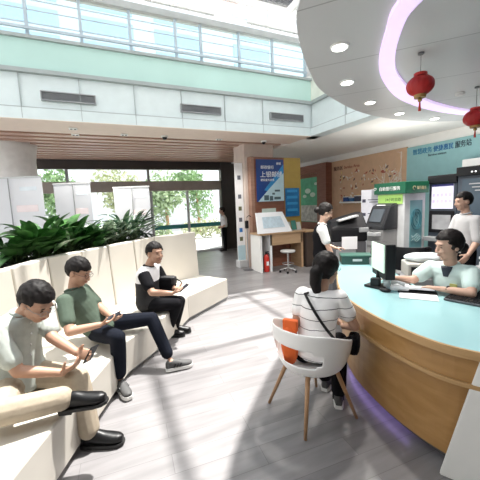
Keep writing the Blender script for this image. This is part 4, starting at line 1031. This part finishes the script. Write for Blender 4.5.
    # head details
    for s in (-1, 1):
        feature('eye', eye_m, T, hk, (s*.031, .0835, .004), (.011, .0045, .004), body)
        feature('eyebrow', brow_m, T, hk, (s*.033, .0885, .028), (.018, .005, .003), body)
    feature('mouth', lip_m, T, hk, (0, .0935, -.062), (.022, .006, .006), body)
    hr = hair_cap('hair', T, hk, o.get('hair', hair_m), body, o.get('hback', -.055), o.get('hfront', .078), vox=.006, low=-.035 if o.get('fem') else .018)
    if o.get('tail'):
        bm = B(); limb(bm, [T @ (V(p)*hk) for p in o['tail'][0]], o['tail'][1], 12); solid('ponytail' if len(o['tail'][0]) > 2 else 'hair_bun', bm, o.get('hair', hair_m), hr, voxel=.007, it=2)
    if o.get('glasses'):
        bm = B()
        for s in (-1, 1):
            tube(bm, [T @ (V((s*.032+.024*cos(a), .104, .002+.018*sin(a)))*hk) for a in [j*pi/8 for j in range(16)]], .0016*hk, 6, closed=True)
            tube(bm, [T @ (V(p)*hk) for p in ((s*.056, .104, .006), (s*.078, .07, .008), (s*.084, -.005, .006))], .0016*hk, 6)
        tube(bm, [T @ (V(p)*hk) for p in ((-.010, .106, .004), (0, .109, .006), (.010, .106, .004))], .0016*hk, 6)
        link('glasses', bm, o['glasses'], body)
    return body, T, sp, fwd, ls

khaki = mat('khaki_cotton', (0.37, 0.31, 0.235), .8, bump=.1, scale=25); sage = mat('pale_sage_cotton', (0.42, 0.455, 0.425), .85, bump=.08, scale=25)
green_t = mat('grey_green_jersey', (0.085, 0.115, 0.088), .9, spec=.15, bump=.06, scale=25); navy_t = mat('navy_denim', (0.007, 0.009, 0.016), .9, spec=.15, bump=.08, scale=40)
blk_t = mat('black_cloth', (0.008, 0.008, 0.010), .9, spec=.12); blk_shoe = mat('black_leather', (0.007, 0.007, 0.008), .38, spec=.3); grey_sh = mat('grey_mesh_shoe', (0.075, 0.075, 0.075), .7)
wht_t = mat('white_cotton', (0.80, 0.80, 0.80), .8, var=.03); mint_t = mat('pale_mint_cotton', (0.62, 0.78, 0.76), .8, var=.03)
sole_w = mat('white_rubber', (.75, .75, .73), .6); sole_b = mat('black_rubber', (.015, .015, .015), .6); frame_d = mat('dark_frame', (.03, .02, .02), .3); frame_s = mat('silver_frame', (.25, .25, .25), .35, .5)

# nearest man: khaki trousers, legs crossed
p1 = person('seated man in pale sage shirt and khaki trousers, legs crossed, bent over a phone', (-.66, 2.65, .40), dict(
    pel=(-.66, 2.65, .52), nk=(-.61, 2.66, 1.02), head=(-.485, 2.56, 1.10), hf=(.66, -.60, -.62), shR=(-.74, 2.51, .945), shL=(-.49, 2.81, .95),
    elR=(-.615, 2.42, .675), wrR=(-.36, 2.41, .60), elL=(-.43, 2.62, .80), wrL=(-.26, 2.45, .71), hdR=(.85, -.1, .35), pnR=(-.3, .5, .7), hdL=(.75, -.55, -.1), pnL=(-.4, -.6, .3),
    hpR=(-.72, 2.58, .50), hpL=(-.60, 2.725, .50), knR=(-.67, 2.17, .55), anR=(-.315, 2.19, .53), knL=(-.27, 2.45, .51), anL=(-.225, 2.37, .10), ftR=(.93, -.30, .10), ftL=(.93, -.36, 0)),
    dict(face=(.77, -.64, 0), hup=(.3, -.3, 1), slouch=.09, shirt=sage, trousers=khaki, shoes=(blk_shoe, sole_b, False), vox=.0065, glasses=frame_s, curlR=.75, curlL=.8, fuR=(-.35, .05, .9), bulk=1.12, hk=1.17, sk=1.14, loose=.024, cuff=.90, sleeve=.72, hfront=.058, hem=-.16))
# man in green
p2 = person('seated man in a dark green t-shirt and navy trousers, knees apart, holding a black phone', (-.1, 3.42, .40), dict(
    pel=(-.12, 3.42, .52), nk=(-.345, 3.41, .965), head=(-.262, 3.385, 1.135), hf=(.85, -.50, -.42), shR=(-.40, 3.245, .89), shL=(-.25, 3.565, .895),
    elR=(-.36, 3.05, .66), wrR=(-.115, 3.05, .675), elL=(-.10, 3.42, .72), wrL=(.00, 3.20, .68), hdR=(.9, .25, .1), pnR=(0, .3, .9), hdL=(.5, -.85, .0), pnL=(-.2, -.2, .9),
    hpR=(-.155, 3.335, .51), hpL=(-.075, 3.505, .51), knR=(.03, 2.97, .55), anR=(.015, 3.01, .10), knL=(.395, 3.36, .53), anL=(.53, 3.13, .10), ftR=(.30, -.95, 0), ftL=(.97, -.05, 0)),
    dict(face=(.9, -.43, 0), slouch=.05, bulk=1.1, shirt=green_t, collar=green_t, trousers=navy_t, shoes=(grey_sh, sole_w, True), vox=.0075, glasses=frame_d, hback=-.05, cuff=.80, sleeve=.66, hfront=.045, hem=-.16, hup=(.2, -.1, 1)))
# man in black and white
bw_t = stripes('black_white_polo', (0.80, 0.80, 0.82), (0.012, 0.012, 0.014), 'Z', 10.0, .0405, .8, off=0)
p3 = person('seated man in black and white polo and black trousers, looking toward the camera', (.45, 4.0, .40), dict(
    pel=(.45, 4.0, .52), nk=(.485, 4.05, .99), head=(.575, 3.985, 1.155), hf=(.42, -.90, -.02), shR=(.40, 3.91, .92), shL=(.60, 4.19, .92),
    elR=(.465, 3.72, .72), wrR=(.69, 3.66, .69), elL=(.70, 4.10, .68), wrL=(.80, 3.90, .67), hdR=(.9, .1, .1), pnR=(0, .4, .8), hdL=(.7, -.7, .1), pnL=(-.3, -.3, .9),
    hpR=(.396, 3.93, .51), hpL=(.504, 4.07, .51), knR=(.775, 3.80, .50), anR=(.665, 3.99, .10), knL=(.835, 3.90, .50), anL=(.77, 4.07, .10), ftR=(.93, -.36, 0), ftL=(.93, -.36, 0)),
    dict(face=(.8, -.6, 0), slouch=.03, shirt=bw_t, sleeve_mat=blk_t, collar=blk_t, trousers=blk_t, shoes=(blk_shoe, sole_b, False), vox=.0085, hback=-.05, hfront=.062, cuff=.97, bulk=1.14, hem=-.16))
# woman in the chair
wave_t = stripes('white_tee_dark_lines', (0.90, 0.89, 0.89), (0.03, 0.03, 0.04), 'Z', .082, .065, .8, wob=.05)
p4 = person('woman with dark ponytail and striped white t-shirt sitting in the white chair', (1.47, 1.9, .44), dict(
    pel=(1.47, 1.90, .545), nk=(1.555, 1.93, 1.02), head=(1.63, 1.945, 1.185), hf=(.93, .32, -.12), shR=(1.65, 1.825, .965), shL=(1.465, 2.045, .965),
    elR=(1.755, 1.76, .735), wrR=(1.80, 1.95, .66), elL=(1.36, 2.01, .75), wrL=(1.50, 2.13, .68), hdR=(.5, .8, 0), pnR=(-.6, .4, -.3), hdL=(.8, .4, 0), pnL=(.4, -.6, -.2),
    hpR=(1.53, 1.83, .525), hpL=(1.415, 1.97, .525), knR=(1.83, 2.02, .50), anR=(1.695, 1.885, .09), knL=(1.70, 2.24, .50), anL=(1.76, 2.12, .09), ftR=(.62, .78, 0), ftL=(.8, .5, 0)),
    dict(face=(.77, .64, 0), slouch=.03, fem=1, k=.97, shirt=wave_t, collar=None, trousers=blk_t, shoes=(grey_sh, sole_w, True), vox=.0075, skin=skin, glasses=frame_d, cuff=.9, sleeve=.52, hback=-.08, bulk=1.06, hem=-.16,
         tail=([(0, -.09, .02), (-.01, -.125, -.02), (-.02, -.115, -.10), (-.01, -.10, -.16), (0, -.095, -.20)], [.045, .052, .046, .034, .012])))
# clerk
p5 = person('woman clerk in pale mint shirt and dark neck scarf seated behind the counter', (3.0, 1.77, .5), dict(
    pel=(3.03, 1.76, .62), nk=(2.965, 1.78, 1.09), head=(2.91, 1.775, 1.275), hf=(-.90, .34, -.16), shR=(2.93, 1.945, 1.03), shL=(2.985, 1.615, 1.03),
    elR=(2.72, 1.98, .93), wrR=(2.71, 2.16, .915), elL=(2.80, 1.50, .905), wrL=(2.70, 1.72, .91), hdR=(-.1, 1, -.05), pnR=(0, 0, -1), hdL=(-.3, .95, .0), pnL=(-.2, .1, -1),
    hpR=(3.0, 1.86, .60), hpL=(3.03, 1.67, .60), knR=(2.84, 1.92, .55), anR=(2.86, 1.92, .10), knL=(2.84, 1.64, .55), anL=(2.86, 1.64, .10), ftR=(-1, 0, 0), ftL=(-1, 0, 0)),
    dict(face=(-.97, -.2, 0), slouch=.01, fem=1, k=1.04, hk=1.12, bulk=1.06, shirt=mint_t, collar=mint_t, trousers=navy_t, shoes=(blk_shoe, sole_b, False), vox=.0075, skin=skin2, hback=-.07, hfront=.065, sleeve=.62, hem=-.16,
         tail=([(0, -.105, -.03), (.01, -.132, -.045)], [.050, .048])))
b5, T5, sp5, fw5, ls5 = p5
bm = B(); c5 = sp5(.93)+fw5*.088; ls_ = ls5
hull(bm, [c5+ls_*.05+V((0, 0, .04)), c5-ls_*.05+V((0, 0, .04)), c5-ls_*.022+V((0, 0, -.06)), c5+ls_*.022+V((0, 0, -.06))], [p+fw5*.022 for p in (c5+ls_*.04+V((0, 0, .03)), c5-ls_*.04+V((0, 0, .03)), c5-ls_*.018+V((0, 0, -.055)), c5+ls_*.018+V((0, 0, -.055)))])
link('neck_scarf', bm, mat('dark_scarf', (.02, .03, .05), .6), b5)
bm = B(); cb = sp5(.66)+fw5*.128-ls5*.06; box(bm, cb, (.01, .06, .035), atan2(fw5.y, fw5.x)); link('name_badge', bm, mat('badge_yellow', (.55, .55, .2), .4), b5)
bm = B(); w_ = V((2.735, 1.655, .912)); tube(bm, [w_+V((.028*cos(a), .0, .028*sin(a))) for a in [j*pi/8 for j in range(16)]], .007, 8, closed=True); link('wristwatch', bm, black, b5, smooth=True)
# standing man by the terminals
p6 = person('young man standing in a white shirt before the dark terminals, behind the woman clerk', (4.665, 2.655, 0), dict(
    pel=(4.685, 2.645, 0.950), nk=(4.695, 2.635, 1.470), head=(4.650, 2.660, 1.640), hf=(-.88, .42, -.12), shR=(4.775, 2.785, 1.380), shL=(4.635, 2.475, 1.380),
    elR=(4.695, 2.845, 1.120), wrR=(4.525, 2.825, 1.000), elL=(4.605, 2.425, 1.110), wrL=(4.485, 2.465, 0.920), hdR=(-.9, 0, -.1), pnR=(0, -.6, -.6), hdL=(-.6, .2, -.7), pnL=(.3, .8, -.2),
    hpR=(4.725, 2.725, 0.930), hpL=(4.645, 2.555, 0.930), knR=(4.715, 2.735, 0.500), anR=(4.725, 2.735, 0.090), knL=(4.635, 2.545, 0.500), anL=(4.645, 2.545, 0.090), ftR=(-.9, .4, 0), ftL=(-.9, .4, 0)),
    dict(face=(-.9, .42, 0), slouch=.02, shirt=mat('grey_white_shirt', (.52, .52, .53), .85), collar=mat('grey_white_shirt', (.52, .52, .53), .85), trousers=blk_t, shoes=(blk_shoe, sole_b, False), vox=.009, bulk=.92, hk=1.03, skin=skin2, sleeve=.95, hback=-.06, hfront=.06, cuff=.96))
# uniformed woman by the copier
p7 = person('woman in white blouse and black vest with tied hair, standing beside the black copier', (3.050, 3.705, 0), dict(
    pel=(3.020, 3.715, 0.900), nk=(3.025, 3.715, 1.385), head=(3.070, 3.680, 1.560), hf=(.85, -.35, -.38), shR=(2.920, 3.575, 1.310), shL=(3.100, 3.835, 1.310),
    elR=(2.990, 3.525, 1.040), wrR=(3.070, 3.475, 0.840), elL=(3.170, 3.855, 1.050), wrL=(3.320, 3.755, 0.980), hdR=(.2, -.1, -1), pnR=(.2, .9, 0), hdL=(.8, -.4, 0), pnL=(0, 0, -1),
    hpR=(2.970, 3.645, 0.880), hpL=(3.070, 3.785, 0.880), knR=(2.990, 3.645, 0.470), anR=(2.960, 3.655, 0.090), knL=(3.080, 3.785, 0.470), anL=(3.060, 3.795, 0.090), ftR=(.9, -.4, 0), ftL=(.9, -.4, 0)),
    dict(face=(.85, -.5, 0), slouch=.02, fem=1, k=.98, hk=1.04, shirt=wht_t, collar=wht_t, vest=blk_t, trousers=blk_t, shoes=(blk_shoe, sole_b, False), vox=.0085, skin=skin2, sleeve=.60, hback=-.07, hfront=.065,
         tail=([(0, -.10, .0), (0, -.13, -.02)], [.046, .045])))
# man at the doors
p8 = person('man in white shirt and black trousers standing far back by the glass doors', (4.1, 10.62, 0), dict(
    pel=(4.10, 10.62, .86), nk=(4.10, 10.62, 1.30), head=(4.05, 10.64, 1.49), hf=(-.92, .35, -.12), shR=(4.17, 10.78, 1.23), shL=(4.03, 10.46, 1.23),
    elR=(4.16, 10.82, .98), wrR=(4.0, 10.76, .88), elL=(4.10, 10.42, .99), wrL=(3.97, 10.46, .90), hdR=(-.8, -.3, -.1), pnR=(0, -.8, -.2), hdL=(-.8, .3, -.1), pnL=(0, .8, -.2),
    hpR=(4.14, 10.70, .84), hpL=(4.07, 10.54, .84), knR=(4.14, 10.70, .46), anR=(4.15, 10.70, .09), knL=(4.06, 10.54, .46), anL=(4.08, 10.54, .09), ftR=(-.9, .4, 0), ftL=(-.9, .4, 0)),
    dict(face=(-.92, .38, 0), slouch=.02, k=.95, shirt=wht_t, collar=wht_t, trousers=blk_t, shoes=(blk_shoe, sole_b, False), vox=.011, skin=skin2, sleeve=.95, hback=-.06, cuff=.96, hem=-.02))

b1, T1, sp1, fw1, ls1 = p1
for q in range(4):
    c_ = sp1(.86-.16*q)+fw1*(.135 if q else .115); bm = B(); ball(bm, c_, .007); link('button', bm, paper, b1)
# things held and worn
def phone(c, rot, lab):
    t = empty('phone', c, lab, 'phone', None)
    one('case', black, lambda bm: box(bm, c, (.075, .15, .009), rot=rot, bev=.004), t)
    one('screen', mat('phone_glass', (.03, .03, .04), .1), lambda bm: box(bm, V(c)+rot @ V((0, 0, .005)), (.068, .14, .002), rot=rot), t)
phone((-.165, 2.395, .70), basis(V((.45, -.30, .85)), V((-.6, .6, .5))), 'dark phone held in both hands by the nearest man in khaki trousers')
phone((.005, 3.10, .715), basis(V((.9, .1, .3)), V((-.4, -.1, .9))), 'black phone in the hands of the man in the green t-shirt')
phone((.85, 3.72, .72), basis(V((.9, .2, .5)), V((-.5, -.1, .8))), 'phone held by the man in the black and white polo')
t = empty('shoulder_bag', (.72, 4.03, .57), 'black bag on the lap of the man in the black and white polo', 'bag')
one('bag_body', blk_t, lambda bm: box(bm, (.70, 4.06, .70), (.24, .16, .24), radians(-38), bev=.03), t)
one('flap', mat('bag_flap', (.02, .02, .022), .5), lambda bm: box(bm, (.72, 4.02, .77), (.22, .10, .11), radians(-38), bev=.02), t)
one('strap', blk_t, lambda bm: tube(bm, [(.80, 4.0, .80), (.88, 3.95, .74), (.86, 3.93, .66)], .009, 8), t)
b4, T4, sp4, fw4, ls4 = p4
t = empty('handbag', (1.76, 1.72, .5), 'black handbag on a long strap of the woman in the white chair', 'bag')
one('bag_body', blk_t, lambda bm: box(bm, (1.765, 1.785, .585), (.18, .09, .15), radians(40), bev=.035), t)
def strap(bm):
    pts = []
    for q in range(13):
        s = q/12; tt = .95-.72*s; lat = -.10+.27*s; dep = .122+.016*sin(pi*s)
        dep *= sqrt(max(.2, 1-(lat/.19)**2))
        pts.append(sp4(tt)+ls4*lat-fw4*dep)
    pts = [sp4(.97)-ls4*.07+fw4*.03]+pts+[V((1.76, 1.78, .65))]
    tube(bm, pts, .011, 8)
one('strap', black, strap, t)

# shell chair
ch = empty('shell_chair', (1.46, 1.94, 0), 'white moulded shell chair with four splayed wooden legs at the counter', 'chair')
cf = V((.95, .312, 0)); cl = V((.312, -.95, 0)); cc = V((1.45, 1.93, 0))
def shell(bm):
    NP, NR = 56, 22; G = []
    for i in range(NP+1):
        ph = radians(-128+256*i/NP)      # 0 = back
        a = abs(ph); top = .80-.02*sin(a)**2-.14*max(0, (a-1.0)/1.23)**1.3; row = []
        for j in range(NR+1):
            v = j/NR
            if v < .4: r = .06+.16*(v/.4); z = .425+.012*(v/.4)**2
            else:
                w = (v-.4)/.6; r = .22+.075*sin(w*pi/2)**.8+.012*w; z = .437+(top-.437)*w**1.25
            rx, ry = r*1.02, r*.98
            p = cc+cl*(sin(ph)*rx)-cf*(cos(ph)*ry); row.append(bm.verts.new((p.x, p.y, z)))
        G.append(row)
    for i in range(NP):
        ph = -128+256*(i+.5)/NP
        for j in range(NR):
            w = ((j+.5)/NR-.4)/.6
            if w > 0:
                e = abs(ph/52)**2.6+abs((w-.50)/.19)**2.6
                if e < 1: continue
            bm.faces.new((G[i][j], G[i+1][j], G[i+1][j+1], G[i][j+1]))
    cv = bm.verts.new((cc.x, cc.y, .424))
    for i in range(NP): bm.faces.new((cv, G[i+1][0], G[i][0]))
    # front fill of the seat
    a, b = G[0], G[NP]
    for j in range(int(NR*.4)): bm.faces.new((b[j], a[j], a[j+1], b[j+1]))
    bm.faces.new((cv, G[0][0], G[NP][0]))
sh_ = one('seat_shell', mat('white_shell_plastic', (.90, .90, .89), .3, var=.01), shell, ch)
bake(sh_, [('SOLIDIFY', dict(thickness=.012, offset=0)), ('SUBSURF', dict(levels=1, render_levels=1))])
one('under_frame', mgrey, lambda bm: (box(bm, (cc.x, cc.y, .40), (.36, .035, .02), radians(45)), box(bm, (cc.x, cc.y, .40), (.36, .035, .02), radians(-45))), ch)
for fx, fy in ((1.19, 2.19), (1.215, 1.70), (1.715, 1.70), (1.70, 2.19)):
    tx, ty = cc.x+(fx-cc.x)*.52, cc.y+(fy-cc.y)*.52
    one('leg', legw, lambda bm: cone(bm, (fx, fy, 0), (tx, ty, .425), .012, .019, 14), ch, smooth=True)
t = empty('orange_bag', (1.29, 1.93, .45), 'bright orange cloth bag tucked between the woman and the chair back', 'bag')
def ob(bm):
    ball(bm, (1.285, 1.985, .60), (.07, .07, .17), n=24)
    for v in bm.verts: v.co += V((1, 1, .5))*noise.noise(v.co*14)*.022
one('bag_body', mat('orange_cloth', (.75, .13, .02), .7), ob, t, smooth=True)
one('bag_top', mat('orange_cloth', (.75, .13, .02), .7), lambda bm: (box(bm, (1.29, 1.98, .765), (.12, .05, .10), radians(-50), bev=.012)), t)

# office chairs behind the counter
def task_chair(x, y, rz, lab, zb):
    t = empty('office_chair', (x, y, 0), lab, 'chair', 'black office chairs behind the counter')
    R_ = Matrix.Rotation(rz, 3, 'Z')
    def L(a, b, z): p = R_ @ V((a, b, 0)); return V((x+p.x, y+p.y, z))
    one('seat', black, lambda bm: box(bm, L(0, 0, zb), (.46, .44, .08), rz, bev=.03), t)
    def bk(bm):
        lo = []; hi = []
        for i in range(9):
            a = radians(-50+100*i/8); lo.append((a, .22))
        for z0, z1, w in ((zb+.18, zb+.50, .23),):
            pts = [L(w*sin(radians(q)), -.05-.18*cos(radians(q)), 0) for q in range(-70, 71, 10)]
            pts2 = [L((w+.03)*sin(radians(q)), -.06-.21*cos(radians(q)), 0) for q in range(-70, 71, 10)]
            prism(bm, [(p.x, p.y) for p in pts]+[(p.x, p.y) for p in pts2[::-1]], z0, z1)
        bmesh.ops.bevel(bm, geom=[e for e in bm.edges if abs(e.verts[0].co.z-e.verts[1].co.z) < .001], offset=.012, segments=2, affect='EDGES')
    one('backrest', black, bk, t)
    one('back_bar', dgrey, lambda bm: tube(bm, [L(0, -.1, zb-.03), L(0, -.27, zb+.02), L(0, -.27, zb+.3)], .018, 8), t)
    one('column', dgrey, lambda bm: tube(bm, [L(0, 0, .08), L(0, 0, zb-.03)], .03, 12), t)
    for k in range(5):
        a = k*2*pi/5; lg_ = one('leg', dgrey, lambda bm: tube(bm, [L(0, 0, .09), L(.28*cos(a), .28*sin(a), .065)], .018, 8), t)
        one('caster', black, lambda bm: ball(bm, L(.28*cos(a), .28*sin(a), .03), .03), lg_, smooth=True)
task_chair(3.03, 1.76, radians(90), 'black office chair under the woman clerk', .48)
task_chair(3.92, 2.92, radians(-45), 'empty black office chair behind the printer and its white bundle', .56)

# low equipment behind the counter
t = empty('side_counter', (3.6, 2.45, 0), 'low grey cabinet behind the counter between monitor and woman clerk', 'cabinet')
one('cabinet_body', mgrey, lambda bm: box(bm, (3.55, 2.42, .39), (.5, .55, .78), radians(35), bev=.006), t)
one('cabinet_door', lgrey, lambda bm: box(bm, (3.39, 2.20, .40), (.44, .02, .70), radians(35+0), bev=.003), t) if False else None
t = empty('desk_printer', (3.5, 2.4, .78), 'beige printer with a dark front slot on the cabinet behind the counter', 'printer')
prz = radians(-38)
one('printer_body', mat('printer_beige', (.55, .53, .49), .5), lambda bm: box(bm, (3.52, 2.42, .865), (.44, .32, .17), prz, bev=.015), t)
one('front_slot', black, lambda bm: box(bm, (3.422, 2.292, .865), (.38, .03, .10), prz), t)
t = empty('plastic_bundle', (3.52, 2.44, 1.0), 'white plastic covered bundle lying on the beige printer', 'bag')
def pbn(bm):
    ball(bm, (3.54, 2.45, 1.0), (.22, .15, .055), Matrix.Rotation(prz, 3, 'Z'), 24)
    for v in bm.verts: v.co += V((1, 1, 1))*noise.noise(v.co*12)*.012
one('bundle', mat('milky_plastic', (.70, .74, .76), .3), pbn, t, smooth=True)
tag(one('pedestal_cabinet', mgrey, lambda bm: box(bm, (3.75, 1.75, .48), (.4, .4, .96), bev=.004)), 'grey pedestal behind the woman clerk, carrying the folded papers', 'cabinet')
t = empty('paper_pile', (3.75, 1.75, .96), 'heap of white folded papers behind the woman clerk at the right edge', 'papers')
one('sheets', paper, lambda bm: (box(bm, (3.75, 1.75, 1.0), (.3, .32, .07), radians(20), bev=.01), box(bm, (3.76, 1.74, 1.055), (.26, .3, .03), radians(-12), bev=.008)), t)
